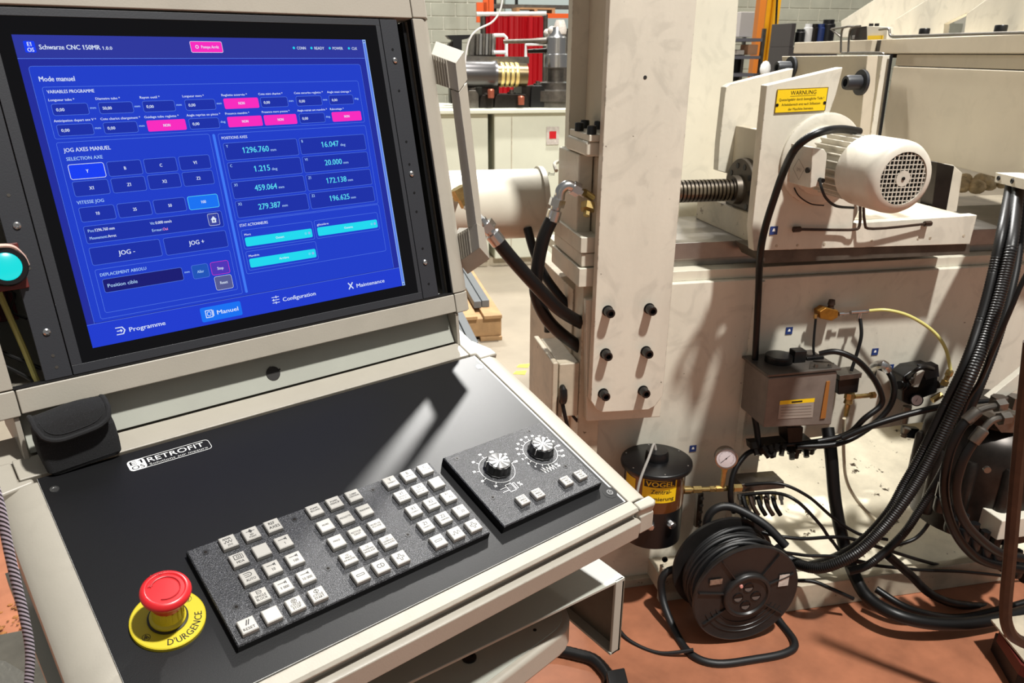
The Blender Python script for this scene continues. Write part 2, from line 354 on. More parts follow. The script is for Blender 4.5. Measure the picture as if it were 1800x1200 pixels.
def uline(x0, y0, x1, y1, k='line', l=3, r=2.2, w_=.35):
    A = rr(x0, y0, x1, y1, r); B = rr(x0+w_, y0+w_, x1-w_, y1-w_, max(r-w_, .2)); n = len(A)
    ui.add([SP(a, b, uz(l)) for a, b in A]+[SP(a, b, uz(l)) for a, b in B], [(i, (i+1) % n, n+(i+1) % n, n+i)[::-1] for i in range(n)], UIK.index(k))
def ut(s_, x, y, cap, k='white', al='L', wd=None, bold=.025, l=5):
    text(ui, s_, SP(x, y, uz(l)), Xw, -VS, cap/1000, UIK.index(k), al, wd/1000 if wd else None, bold)
def ubox(x0, y0, x1, y1, k='field', ln='line', r=2.2, w_=.35): ufill(x0, y0, x1, y1, k, 2, r); uline(x0, y0, x1, y1, ln, 3, r, w_)
ufill(0, 0, 376, 300.5, 'side', 0); ufill(0, 0, 371.5, 21, 'bgtop', .5); ufill(0, 21, 371.5, 21.5, 'line', 2)
ufill(7, 28, 364, 276, 'bg', 1, 3); uline(7, 28, 364, 290, 'line', 1.5, 3, .3); ufill(0, 277, 371.5, 300.5, 'foot', 2.5); ufill(0, 276.7, 371.5, 277.1, 'line', 3)
ufill(372, 0, 376.4, 300.5, 'bar', 4); ufill(372.7, 4, 375.6, 296, 'line', 4.5); ufill(373.3, 1.2, 375, 2.8, 'side', 5); ufill(373.3, 297.6, 375, 299.2, 'side', 5)
ufill(8, 5.5, 17.5, 16, 'sel', 3, 1); ut('E1', 12.7, 10.2, 3.7, al='C', bold=.05); ut('OS', 12.9, 15.2, 3.7, al='C', bold=.05)
ut('Schwarze CNC 150MR', 20.5, 13, 4.3, wd=54, bold=.045); ut('1.0.0', 76.5, 13, 3.0, wd=9, bold=.05)
ubox(163.5, 4, 198, 15.5, 'pink', 'white', 1.6, .4); ut('Pompe Arrêt', 175, 11.2, 3, wd=19, bold=.03); ui.add([SP(170.5+1.9*cos(t*pi/4), 9.7+1.9*sin(t*pi/4), uz(5)) for t in range(8)][::-1], [tuple(range(8))], UIK.index('white')); ui.add([SP(170.5+1.2*cos(t*pi/4), 9.7+1.2*sin(t*pi/4), uz(6)) for t in range(8)][::-1], [tuple(range(8))], UIK.index('pink'))
for x, s_, wd in ((281, 'CONN', 11), (303, 'READY', 12.5), (326.5, 'POWER', 13.5), (352, 'CLK', 7.3)):
    ui.add([SP(x+1.4*cos(t*pi/5), 10+1.4*sin(t*pi/5), uz(5)) for t in range(10)][::-1], [tuple(range(10))], UIK.index('cyan')); ut(s_, x+3.8, 11.6, 3, 'white', wd=wd, bold=.03)
ut('Mode manuel', 13.5, 42, 4.6, wd=31, bold=.035)
uline(14, 47, 357, 95.5); ut('VARIABLES PROGRAMME', 17.5, 53, 3.1, wd=42, bold=.025)
cols = (18, 60, 102, 145, 187, 229, 272, 314)
lab1 = ('Longueur tube *', 'Diametre tube *', 'Rayon outil *', 'Longueur mors *', 'Reglette asservie *', 'Cote mini chariot *', 'Cote securite reglette *', 'Angle maxi cintrage *')
lab2 = ('Anticipation depart axe V *', 'Cote chariot chargement *', 'Guidage tube reglette *', 'Angle reprise en pince *', 'Presence mandrin *', 'Presence mors pousse *', 'Angle retrait ant mandrin *', 'Rabouttage *')
un1 = ('mm',)*4+('',)+('mm', 'mm', 'deg'); un2 = ('mm', 'mm', '', 'deg', '', '', 'deg', '')
val1 = ('0,00', '50,00', '0,00', '0,00', 0, '0,00', '0,00', '0,00'); val2 = ('0,00', '0,00', 0, '0,00', 0, 0, '0,00', 0)
for i, x in enumerate(cols):
    for ly, fy, la, un, va in ((60.2, 62.7, lab1, un1, val1), (79.6, 82, lab2, un2, val2)):
        ut(la[i], x-1, ly, 2.3, 'white', wd=min(38, len(la[i])*1.52), bold=.03)
        if un[i]: ubox(x, fy, x+32.5, fy+11); ut(va[i], x+3.5, fy+7, 2.9, wd=7.2+(1.2 if va[i][0] == '5' else 0), bold=.045); ut(un[i], x+34, fy+5.8, 2.2, 'lab', wd=5.4)
        else: ufill(x, fy, x+39.5, fy+11, 'pink', 3, 1.6); ut('NON', x+19.7, fy+6.8, 2.8, al='C', wd=7, bold=.045)
uline(14, 98.5, 164, 273.5); ut('JOG AXES MANUEL', 19, 108, 3.8, wd=43, bold=.03); ut('SELECTION AXE', 19.5, 116.2, 3.3, 'lab', wd=33, bold=.025)
for i, (a, b) in enumerate(zip(('Y', 'B', 'C', 'V1'), ('X1', 'Z1', 'X2', 'Z2'))):
    x = 19+i*35.6
    ubox(x, 119.8, x+33, 134.5, 'sel' if i == 0 else 'field', 'white' if i == 0 else 'line', 2.2, .5 if i == 0 else .35); ut(a, x+16.5, 128.7, 3.2, al='C', bold=.05)
    ubox(x, 136.3, x+33, 151); ut(b, x+16.5, 145.2, 3.2, al='C', bold=.05)
    s_ = ('10', '25', '50', '100')[i]; ubox(x, 161.6, x+33, 176, 'sel2' if i == 3 else 'field', 'num' if i == 3 else 'line', 2.2, .5 if i == 3 else .35); ut(s_, x+16.5, 170.2, 3.1, al='C', bold=.04)
ut('VITESSE JOG', 19, 158.2, 3.2, 'lab', wd=25, bold=.025)
ubox(19, 180, 159.3, 197.5); ut('Pos:', 22.5, 186.3, 2.8, 'lab', wd=6); ut('1296.760 mm', 29, 186.3, 2.9, wd=18.5, bold=.04); ut('Mouvement:', 22.5, 193.6, 2.8, 'lab', wd=16.5, bold=.03); ut('Arret', 39.5, 193.6, 2.8, wd=8, bold=.035)
ut('Vit:', 82.5, 186.2, 2.8, 'lab', wd=4.6, bold=.03); ut('0.000 mm/s', 88, 186.2, 2.9, wd=16.5, bold=.04); ut('Erreur:', 83, 193.5, 2.8, 'lab', wd=10.5, bold=.03); ut('Oui', 94, 193.5, 2.8, 'redt', wd=5, bold=.04)
ubox(143, 182, 155.3, 195, 'grey', 'white', 1.8)
ui.flat([SP(a, b, uz(5)) for a, b in ((145.8, 188.6), (149.1, 185), (152.4, 188.6), (151.4, 188.6), (151.4, 192), (146.8, 192), (146.8, 188.6))][::-1], UIK.index('white')); ufill(148.3, 188.9, 149.9, 190.8, 'grey', 6)
ubox(19, 201.5, 88, 219.3); ubox(91.7, 201.5, 159.3, 219.8); ut('JOG -', 53.5, 212.5, 4.6, al='C', wd=16, bold=.04); ut('JOG +', 125.5, 212.5, 4.6, al='C', wd=16.5, bold=.04)
uline(19.5, 223.5, 159.5, 268); ut('DEPLACEMENT ABSOLU', 23.5, 231, 3.1, 'lab', wd=45, bold=.025)
ubox(24, 234, 104, 248, 'fieldd', 'line'); ut('Position cible', 28, 243, 3.6, 'lab', wd=29, bold=.025); ut('mm', 106, 241, 2.2, 'lab', wd=5.4)
ubox(114, 234, 132, 249, 'teal', 'line'); ut('Aller', 123, 243.2, 3, 'lab', al='C'); ubox(134.7, 234, 155, 248.3, 'purple', 'pink'); ut('Stop', 145, 243, 3.1, al='C', bold=.04); ubox(135.7, 250, 155.3, 265.3, 'grey', 'white'); ut('Reset', 145.6, 259, 3.1, al='C', bold=.04)
ufill(167, 99, 170, 273.5, 'div', 3, 1.4)
uline(173, 99, 357, 193.7); ut('POSITIONS AXES', 176.5, 105.2, 2.9, wd=29, bold=.025)
for i, row in enumerate(((('Y', '1296.760', 'mm'), ('B', '16.047', 'deg')), (('C', '1.215', 'deg'), ('V1', '20.000', 'mm')), (('X1', '459.064', 'mm'), ('Z1', '172.138', 'mm')), (('X2', '279.387', 'mm'), ('Z2', '196.625', 'mm')))):
    for j, (n_, v_, u_) in enumerate(row):
        x = 176.5+j*89.7; y = 109.2+i*20.9; wd = 4.0*len(v_)-1.5
        ubox(x, y, x+87, y+18.6); ut(n_, x+3, y+5, 3, 'lab', bold=.035); ut(v_, x+39-(3 if wd > 28 else 0), y+12, 6.4, 'num', al='C', wd=wd, bold=.03); ut(u_, x+41+wd/2-(3 if wd > 28 else 0), y+12, 2.9, 'lab', wd=6.6)
uline(173, 194.6, 357, 253); ut('ETAT ACTIONNEURS', 176.5, 200.3, 3.1, wd=33, bold=.025)
for x, y, a, b in ((176.5, 204, 'Mors', 'Ouvert'), (266, 204, 'glissière', 'Ouverte'), (176.5, 228, 'Mandrin', 'Arrière')):
    uline(x, y, x+87, y+21.5); ut(a, x+3, y+6.5, 2.3, wd=1.6*len(a)+1, bold=.04); ufill(x+2.5, y+8.6, x+84.8, y+18.7, 'cyan', 3, 1.8); ut(b, x+44, y+14.6, 2.5, al='C', wd=1.7*len(b), bold=.03)
    ufill(x+75, y+12, x+78, y+15, 'num', 4, 1.4); ufill(x+79.5, y+12, x+82.5, y+15, 'bar', 4, 1.4)
ufill(113, 281, 159, 297, 'sel2', 3, 2)
ut('Programme', 38, 291.4, 4.6, wd=36.5, bold=.035); ut('Manuel', 131, 291.2, 4.6, wd=24, bold=.035); ut('Configuration', 209, 291, 4.6, wd=42, bold=.035); ut('Maintenance', 307, 291.6, 4.6, wd=40, bold=.035)
for a in ((25, 284.6, 32, 285.5), (25, 291.6, 32, 292.5), (26, 288, 31, 288.9)): ufill(*a, 'white', 5)
ui.flat([SP(a, b, uz(5)) for a, b in ((32, 284.6), (34.4, 288.5), (32, 292.5), (31.4, 291.4), (33.1, 288.5), (31.4, 285.6))][::-1], UIK.index('white')); ui.flat([SP(a, b, uz(5)) for a, b in ((29.6, 286.6), (31.6, 288.5), (29.6, 290.4))][::-1], UIK.index('white'))
uline(118, 284.5, 126, 293, 'white', 5, .6, .8); uline(119.8, 286.3, 124.2, 291.2, 'white', 5, 1.6, .6); ufill(126.4, 285.4, 127.3, 292, 'white', 5)
for k, dx in ((0, 5), (3.2, 1.5), (6.4, 4)): ufill(196, 284+k, 205, 284.7+k, 'white', 5); ufill(196+dx, 282.9+k, 196.9+dx, 285.8+k, 'white', 5)
for sg in (1, -1): ui.flat([SP(299+sg*a, b, uz(5)) for a, b in ((-3.6, 284.6), (-2.6, 283.6), (3.6, 291.4), (2.6, 292.4))][::sg*-1], UIK.index('white'))
ui.build('display', UIM, mon, normals=False)['label'] = 'blue lit touch display with white text and pink and cyan buttons'

# side plates with holes and screws
for nm, a0, a1, sgn in (('left', -48.8, -24, 1), ('right', 401, 425.3, -1)):
    pl = MB(); slabS(pl, a0, -24, a1, 323, -5, -.8); pl = pl.build('mounting_plate', DARKPL, con, bevel=.0004)
    dots = ((411.5, 9), (417.5, 82), (419, 103), (413, 125), (417, 275)) if sgn < 0 else ((-38, 66), (-36, 128), (-37.5, 190), (-36.5, 237))
    dd = ([(413, 11), (412, 122), (411.3, 150), (412, 186), (411, 210), (411.5, 258), (412.5, 305), (413, 60)] if sgn < 0 else [(-36.5, 81), (-37, 143.5), (-37, 200.5), (-36.5, 213), (-36.5, 300), (-36, 312)])
    for a, b in dd: c0 = MB(); c0.lathe(SP(a, b, -.8), NS, [(.0016, 0), (.0016, .0003)], 12); c0.build('plate_hole', BLK if sgn < 0 else STEEL, pl)
    for a, b in (((414, 24), (412, 276), (412.5, 162)) if sgn < 0 else ((-36.5, 276), (-37, 172))):
        s_ = MB(); s_.lathe(SP(a, b, -.8), NS, [(.0036, 0), (.0034, .0012), (.002, .0022), (.0014, .0022), (.0012, .001)], 16); s_.build('screw', CHROME, pl)
m_ = MB(); slabS(m_, 426.5, -24, 446, 323, -70, -60); slabS(m_, 440, -24, 444, 323, -60, -12); slabS(m_, 429, 20, 433, 320, -30, -24); m_.build('inner_frame', BLK, con)
# left cavity: red bracket with cyan pilot lamp and wires
m_ = MB(); slabS(m_, -84, 187.5, -40.5, 231, -.5, 2); m_.build('red_bracket', REDIN, con, bevel=.001); m_ = MB(); slabS(m_, -92, 60, -48, 122, -45, -40); m_.build('red_block', REDIN, con, bevel=.001); m_ = MB()
for k in range(5): slabS(m_, -98+k*10, 205, -93+k*10, 262, -95+(k % 2)*8, -85+(k % 2)*8)
slabS(m_, -100, 200, -45, 265, -110, -100); m_.build('red_louvre', REDIN, con, bevel=.001)
pil = MB(); pil.lathe(SP(-56.5, 208.5, 2), NS, [(.0185, 0), (.0185, .012), (.017, .016), (.013, .016), (.013, .012)], 32, 0); pil = pil.build('pilot_lamp', BLK, con)
m_ = MB(); m_.lathe(SP(-56.5, 208.5, 14), NS, [(.0132, 0), (.0125, .004), (.009, .006), (.0005, .0066)], 32); m_.build('lens', CYANL, pil)
for pts, r_, mt in (([(-80, 190, 14), (-62, 189, 19), (-48, 191, 16), (-40, 200, 8), (-37, 209.5, 0)], .0019, mat('pink_white_wire', (226, 190, 176), .4)), ([(-66, 200, -30), (-62, 240, -34), (-56, 290, -30), (-52, 330, -30)], .003, TUBEY), ([(-90, 200, -40), (-70, 212, -30), (-50, 222, -34)], .0016, HOSE), ([(-95, 232, -40), (-75, 205, -30), (-50, 232, -34)], .0015, HOSE), ([(-98, 268, -40), (-75, 290, -35), (-40, 318, -30)], .002, HOSE), ([(-98, 290, -44), (-75, 305, -35), (-50, 330, -30)], .002, HOSE), ([(-60, 228, -50), (-50, 236, -40), (-56, 252, -44), (-46, 262, -34)], .0013, HOSE)):
    m_ = MB(); m_.tube([SP(*p) for p in pts], r_, 8, sub=8); m_.build('wire', mt, con)

# angular grab handle on the right side rail (front edge nearest the viewer)
def sq(x, y, n): return hit(x, y, os_+NS*n, NS)
h_ = MB()
def hquad(P): return [sq(*p) for p in P]
NB, NF, NR = -.012, .026, .012
A0, A1, A2, A3 = sq(766, 72, NB-.01), sq(758, 95, NB), sq(801, 111, NF), sq(816, 90, NR)
B1, B2, B3 = sq(765, 147, NB), sq(807, 161, NF), sq(822, 140, NR); B0 = sq(772, 128, NB-.01)
h_.add([A0, A1, A2, A3, B0, B1, B2, B3], [(0, 1, 2, 3), (1, 5, 6, 2), (2, 6, 7, 3), (4, 7, 6, 5), (0, 3, 7, 4), (0, 4, 5, 1)])
han = h_.build('grab_handle', BEIGE, con, bevel=.0006)
h_ = MB()
t1, t2, t3 = sq(795, 157, .014), sq(807, 163, NF-.001), sq(821, 145, NR); b1_, b2_, b3_ = sq(825, 399, .014), sq(838, 396, NF-.001), sq(850, 418, NR)
off = NS*-.004
h_.loft([t1, t2, t3, t3+off, t1+off], [b1_, b2_, b3_, b3_+off, b1_+off]); h_.build('grip_bar', BEIGE, han, bevel=.0005)
h_ = MB()
C1, C2, C3 = sq(800, 413, NB), sq(838, 392, NF), sq(851, 400, NR); D1, D2, D3 = sq(806, 461, NB), sq(843, 435, NF), sq(861, 455, NR); E1 = sq(822, 482, NB-.002); C0 = sq(806, 400, NB-.01)
h_.add([C1, C2, D2, D1, C3, D3, E1, C0], [(0, 3, 2, 1), (1, 2, 5, 4), (2, 3, 6, 5), (0, 1, 4, 7), (7, 4, 5, 6), (0, 7, 6, 3)]); h_.build('handle_foot', BEIGE, han, bevel=.0005)
for (p0, p1, p2, p3) in ((A1, A2, B1, B2), (C1, C2, D1, D2)):
    for k in range(6):
        t = .07+k*.105; r0 = p0.lerp(p1, t); r1 = p2.lerp(p3, t); dx = (p1-p0)*.035; nn = (p1-p0).cross(p2-p0).normalized()*-.0012
        if nn.dot(CAM-p0) < 0: nn = -nn
        h_ = MB(); h_.box(r0.lerp(r1, .02), dx, (r1-r0)*.96, nn); h_.build('rib', BEIGE, han)

# band between the screen and the deck
b0, b1 = SP(0, 351, -24), DP(0, -37, 0)
m_ = MB(); m_.prism([Vector((os_.x-.077, b0.y, b0.z)), Vector((os_.x-.077, b1.y, b1.z)), Vector((os_.x-.077, b1.y+.02, b1.z)), Vector((os_.x-.077, b0.y+.02, b0.z))], Xw*.526)
m_.build('lower_panel', GREYG, con, bevel=.0008)
cx_, cz_ = os_.x+.201, (b0.z+b1.z)/2+.004
kk = MB(); cc = Vector((os_.x, 0, 0)); pn = Vector((0, -(b0.z-b1.z), (b0.y-b1.y))).normalized(); pc = hit(480, 656, Vector((0, b1.y, b1.z)), pn)+pn*.0004; kk.lathe(pc, pn, [(.0085, 0), (.0085, .0004)], 24)
for t in (20, 110, 200, 290): d_ = Vector((cos(radians(t)), 0, sin(radians(t)))); kk.box(pc+d_*.008+Vector((0, 0, 0))-d_.cross(Vector((0, 1, 0)))*.001, d_*.002, d_.cross(Vector((0, 1, 0)))*.002, Vector((0, -.0004, 0)))
kk.build('punched_hole', DARKIN, con)
for sx in (1, -1):
    xx = os_.x+(.4495 if sx > 0 else -.0785); m_ = MB()
    b0 = SP(0, 351, -7); P = [Vector((xx, b0.y-.004, b0.z-.001)), Vector((xx, b1.y-.006, b1.z-.003)), Vector((xx, b1.y+.1, b1.z-.003)), Vector((xx, b0.y+.1, b0.z-.001))]
    m_.prism(P, Xw*(.005*sx)); m_.build('end_plate', BEIGE, con, bevel=.0008)
# deck housing
m_ = MB(); slabD(m_, -14, -34.5, 531, -4.5, -12, 0); m_.build('deck_top_rail', BEIGE, con, bevel=.0012)
m_ = MB(); slabD(m_, -40, -75, 560, -37, -30, -6); m_.build('hinge_ledge', BEIGE, con, bevel=.001)
for sx in (1, -1):
    m_ = MB()
    if sx > 0: P = [(539.5, 0), (556, 0), (567, -5), (572, -12), (572, -40), (539.5, -40)]
    else: P = [(-.4, 0), (-12, 0), (-31, -9), (-36, -16), (-36, -40), (-.4, -40)]
    m_.prism([DP(a, 9 if sx > 0 else 4, n) for a, n in P], VD*(.300 if sx > 0 else .315)); m_.build('deck_side_rail', BEIGE, con, bevel=.0015)
    m_ = MB()
    if sx > 0: P = [(532, -33), (556, -33), (571, -6), (572, 8), (541, 8), (541, -3), (532, -4)]
    else: P = [(-15, -34), (-80, -34), (-80, -10), (-42, 4), (-34, 9), (-3, 3.5), (-3, -4), (-15, -4)]
    m_.prism([DP(a, b, -.3) for a, b in P], ND*-.03); m_.build('deck_corner_cap', BEIGE, con, bevel=.003)
m_ = MB(); m_.prism([DP(-40, 306, 0), DP(-40, 319, 0), DP(-40, 322.5, -2.5), DP(-40, 321.5, -6), DP(-40, 306, -6)], Xw*.583); m_.build('deck_front_rail', BEIGE, con, bevel=.001)
m_ = MB(); m_.prism([DP(a, b, 0) for a, b in ((544, 310), (572, 310), (574, 321), (567, 325), (544, 323))], ND*-.022); m_.build('deck_corner_cap', BEIGE, con, bevel=.003)
fe = DP(0, 322, 0); fy, fz = fe.y, fe.z
m_ = MB(); m_.box(Vector((od.x-.04, fy+.008, fz-.02)), Xw*.60, Vector((0, .01, 0)), Z*.018); m_.build('shadow_gap', BEIGE, con)
m_ = MB(); m_.prism([Vector((od.x-.04, fy+.001, fz-.0145)), Vector((od.x-.04, fy-.003, fz-.0165)), Vector((od.x-.04, fy+.0, fz-.040)), Vector((od.x-.04, fy+.02, fz-.040)), Vector((od.x-.04, fy+.02, fz-.013))], Xw*.585); m_.build('front_fascia', BEIGE, con, bevel=.0012)
m_ = MB(); m_.box(Vector((od.x+.546, fy, fz-.036)), Xw*.024, Vector((0, .03, 0)), Z*.024); m_.build('fascia_end', BEIGE, con, bevel=.002)
m_ = MB(); m_.box(Vector((od.x-.045, fy+.02, fz-.030)), Xw*.61, Vector((0, .33, 0)), Z*.016); m_.build('deck_tray', GREYG, con)
m_ = MB(); m_.prism([Vector((od.x+.566, fy+.02, fz-.03)), Vector((od.x+.566, fy+.3, fz+.0)), Vector((od.x+.566, fy+.32, fz+.085)), Vector((od.x+.566, fy+.02, fz-.012))], Xw*-.003); m_.build('deck_skirt', BEIGE, con); m_ = MB(); m_.prism([Vector((od.x-.034, fy+.02, fz-.03)), Vector((od.x-.034, fy+.3, fz+.0)), Vector((od.x-.034, fy+.32, fz+.085)), Vector((od.x-.034, fy+.02, fz-.012))], Xw*.003); m_.build('deck_skirt', BEIGE, con)
dk = MB(); slabD(dk, 0, 0, 537, 304.5, -5, -.4, 1); slabD(dk, .2, .2, 534.5, 304.2, -.4, .0, 0)
dk = dk.build('deck_plate', [DECKB, WHEDGE], con)
for a, b in ((10, 21), (527.5, 24), (529, 285)):
    s_ = MB(); s_.lathe(DP(a, b, 0), ND, [(.0042, 0), (.0042, .0006), (.0026, .0006), (.0024, .0002)], 20); s_.build('deck_screw', CHROME, dk)
s_ = MB(); s_.lathe(DP(529, 285, 0), ND, [(.009, 0), (.009, .0002)], 24); s_.build('screw_washer', BLK, dk)
# printed badge
lg = MB(); A = rr(78, 12.5, 95, 28, 4); lg.flat([DP(a, b, .15) for a, b in A][::-1], 0)
A = rr(78, 12.5, 162, 28, 4); B = rr(78.5, 13, 161.5, 27.5, 3.6); n = len(A); lg.add([DP(a, b, .12) for a, b in A]+[DP(a, b, .12) for a, b in B], [(i, n+i, n+(i+1) % n, (i+1) % n) for i in range(n)], 0)
text(lg, 'E1', DP(86.5, 19.6, .25), Xw, -VD, .0054, 1, 'C', .012, .03); text(lg, 'OS', DP(86.5, 26.6, .25), Xw, -VD, .0054, 1, 'C', .0125, .03)
text(lg, 'RETROFIT', DP(97.5, 21.4, .15), Xw, -VD, .0066, 0, 'L', .058, .0); text(lg, 'Solutions sur mesure', DP(97.5, 26.2, .15), Xw, -VD, .0030, 0, 'L', .060, .01)
lg.build('badge', [INKW, BLK], dk, normals=False)

# emergency stop
es = MB(); ec = (48.6, 214.6); es.lathe(DP(*ec, 0), ND, [(.0305, 0), (.0305, .0035), (.0295, .0042), (.0165, .0042)], 64, ref=Xw)
es = es.build('emergency_stop', YEL, dk); es['label'] = 'red mushroom emergency stop on a round yellow disc'
m_ = MB(); m_.lathe(DP(*ec, 4.2), ND, [(.0165, 0), (.0165, .0016), (.0150, .0018), (.0150, .0)], 40); m_.build('seal_ring', REELB, es)
m_ = MB(); m_.lathe(DP(*ec, 4.2), ND, [(.0148, 0), (.0148, .004), (.0128, .006), (.0125, .020)], 40)
for k in range(16): t = 2*pi*k/16; m_.box(DP(ec[0]+12.4*cos(t), ec[1]+12.4*sin(t), 12), Xw*.0008, VD*.0008, ND*.012)
m_.build('collar', YEL, es)
m_ = MB(); m_.lathe(DP(*ec, 24), ND, [(.0125, 0), (.0135, .005), (.0178, .0125), (.0198, .0150), (.0203, .0175), (.0195, .0200), (.0165, .0222), (.0155, .0221), (.0148, .0212), (.0095, .0216), (.0005, .0218)], 56)
mush = m_.build('push_button', RED, es, sharp=50)
m_ = MB(); P = [DP(ec[0]+11.5*cos(t), ec[1]+11.5*sin(t), 46) for t in [radians(a) for a in range(-150, 130, 12)]]; m_.tube(P, .0005, 6)
t = radians(-150); c_ = DP(ec[0]+11.5*cos(t), ec[1]+11.5*sin(t), 46); m_.flat([c_+Xw*.003-VD*.0005, c_-Xw*.002-VD*.001, c_-Xw*.0005+VD*-.0035], 0)
text(m_, 'Schlegel', DP(ec[0]-1, ec[1]-15.2, 46.6), Xw, -VD, .0022, 0, 'C', .011, 0)
m_.build('arrow_mark', mat('dark_red_relief', (160, 22, 30), .4), es)
m_ = MB()
def arc(rad, off_, n=.0043):
    def f(x, y):
        t = off_-x/rad; rad2 = rad-y
        return DP(ec[0], ec[1], 0)+Xw*(rad2*cos(t))+VD*(rad2*sin(t))+ND*n
    return f
text(m_, "D'URGENCE", None, None, None, .0062, 0, 'C', .046, .03, wrap=arc(.0272, radians(62)))
for t in (radians(155), radians(-28)):
    c_ = DP(ec[0], ec[1], 4.35)+Xw*(.0235*cos(t))+VD*(.0235*sin(t)); rad_, tan_ = Xw*cos(t)+VD*sin(t), Xw*-sin(t)+VD*cos(t)
    n = 20; m_.add([c_+rad_*(.0034*cos(2*pi*k/n))+tan_*(.0034*sin(2*pi*k/n)) for k in range(n)]+[c_+rad_*(.0030*cos(2*pi*k/n))+tan_*(.0030*sin(2*pi*k/n)) for k in range(n)], [(k, (k+1) % n, n+(k+1) % n, n+k) for k in range(n)])
    T_ = [c_+rad_*(.0028*cos(a))+tan_*(.0028*sin(a)) for a in (0, 2.1, 4.19)]; T2 = [c_+rad_*(.0018*cos(a))+tan_*(.0018*sin(a)) for a in (0, 2.1, 4.19)]
    m_.add(T_+T2, [(k, (k+1) % 3, 3+(k+1) % 3, 3+k) for k in range(3)]); m_.flat([c_+rad_*.0009, c_+tan_*.0009, c_-rad_*.0009, c_-tan_*.0009])
m_.build('printed_lettering', INK, es, normals=False)

# keypads
def keypad(a0, b0, a1, b1, h, holes):
    k = MB(); slabD(k, a0, b0, a1, b1, 0, h-1.2, 0)
    k.loft([DP(a0, b0, h-1.2), DP(a1, b0, h-1.2), DP(a1, b1, h-1.2), DP(a0, b1, h-1.2)], [DP(a0+1, b0+1, h), DP(a1-1, b0+1, h), DP(a1-1, b1-1, h), DP(a0+1, b1-1, h)], 1)
    for i_, f in enumerate(k.f): pass
    k = k.build('keypad', [BLK, KPB], dk)
    for a, b in holes:
        s_ = MB(); s_.lathe(DP(a, b, h), ND, [(.0031, 0), (.0031, .0003), (.0028, .0003)], 16, 0); s_.lathe(DP(a, b, h+.3), ND, [(.0014, 0), (.0008, .0004), (.0006, .0002)], 12, 1); s_.build('fixing_screw', [INK, STEELD], dk)
    return k
kp = keypad(86, 156, 357, 272.5, 9, ((100.3, 165.5), (189, 165.6), (278.6, 165.5), (100.4, 234.7), (189.4, 235), (278.7, 235)))
kp['label'] = 'raised black speckled keypad with ivory push keys'
kn = keypad(374.5, 158, 521.5, 274.5, 10.5, ((388.3, 166.2), (498, 166), (389, 234.2), (499, 234)))
kn['label'] = 'raised black speckled panel with two rotary knobs and four ivory keys'
def key(par, a, b, h, marks, s=7.25, tilt=0):
    k = MB(); q0 = [(-s, -s), (s, -s), (s, s), (-s, s)]; t = s-.75
    L0 = [DP(a+x, b+y, h) for x, y in q0]; L1 = [DP(a+x, b+y, h+4.2) for x, y in q0]; L2 = [DP(a+x*t/s, b+y*t/s, h+5.0) for x, y in q0]
    k.loft(L0, L1, 0, False); k.loft(L1, L2, 0, True)
    base = [DP(a-s-.9, b-s-.9, h+.05), DP(a+s+.9, b-s-.9, h+.05), DP(a+s+.9, b+s+.9, h+.05), DP(a-s-.9, b+s+.9, h+.05)]
    k.flat(base[::-1], 2)
    O = lambda x, y: DP(a+x*1.05, b+y*1.05, h+5.12)
    def bar(x0, y0, x1, y1, w_=.42):
        d_ = Vector((x1-x0, y1-y0, 0)).normalized()*w_/2; nx, ny = -d_.y, d_.x
        k.flat([O(x0+nx, y0+ny), O(x0-nx, y0-ny), O(x1-nx, y1-ny), O(x1+nx, y1+ny)], 1)
    for mk in marks:
        if mk[0] == 't': text(k, mk[1], O(mk[2], mk[3]), Xw, -VD, mk[4]*1.12/1000, 1, 'C', mk[5]*1.12/1000 if len(mk) > 5 else None, .028)
        elif mk[0] == 'l':
            P = mk[1]
            for (x0, y0), (x1, y1) in zip(P, P[1:]): bar(x0, y0, x1, y1, (mk[2] if len(mk) > 2 else .42)*1.2)
    return k.build('keycap', [KEYW, INK, BLK], par)
zig = ('l', [(-4.2, -2.2), (-3.3, -4.4), (-2.4, -2.2), (-1.5, -4.4), (-.6, -2.2), (.3, -4.4), (1.2, -2.2), (2.1, -4.4), (3, -2.2)]); sine = ('l', [(-4.2+i*.4, .2+1.4*sin(i*.9)) for i in range(20)])
inc = lambda s_: [('l', [(-4.3, -2.6), (3, -2.6)], .5), ('l', [(3.3, -4.4), (3.3, -.9)], .5), ('l', [(1.6, -3.5), (3, -2.6), (1.6, -1.7)], .5), ('t', s_, .2, 3.6, 2.6)]
plus = [('l', [(-.9, -3.6), (.9, -3.6), (.9, -.9), (3.6, -.9), (3.6, .9), (.9, .9), (.9, 3.6), (-.9, 3.6), (-.9, .9), (-3.6, .9), (-3.6, -.9), (-.9, -.9), (-.9, -3.6)], .5)]
minus = [('l', [(-3.8, -1), (3.8, -1), (3.8, 1), (-3.8, 1), (-3.8, -1)], .5)]
T = lambda s_, x, y, c, w_=None: ('t', s_, x, y, c)+((w_,) if w_ else ())
disk = [('l', [(-3.4, -4.6), (2.6, -4.6), (2.6, .2), (-3.4, .2), (-3.4, -4.6)], .5), ('l', [(3.6, -4.9), (4.3, -4), (4.3, -.2), (3.3, .7)], .4), ('l', [(-1, -3.3), (1, -3.3), (1, -1.1), (-1, -1.1), (-1, -3.3)], .4)]
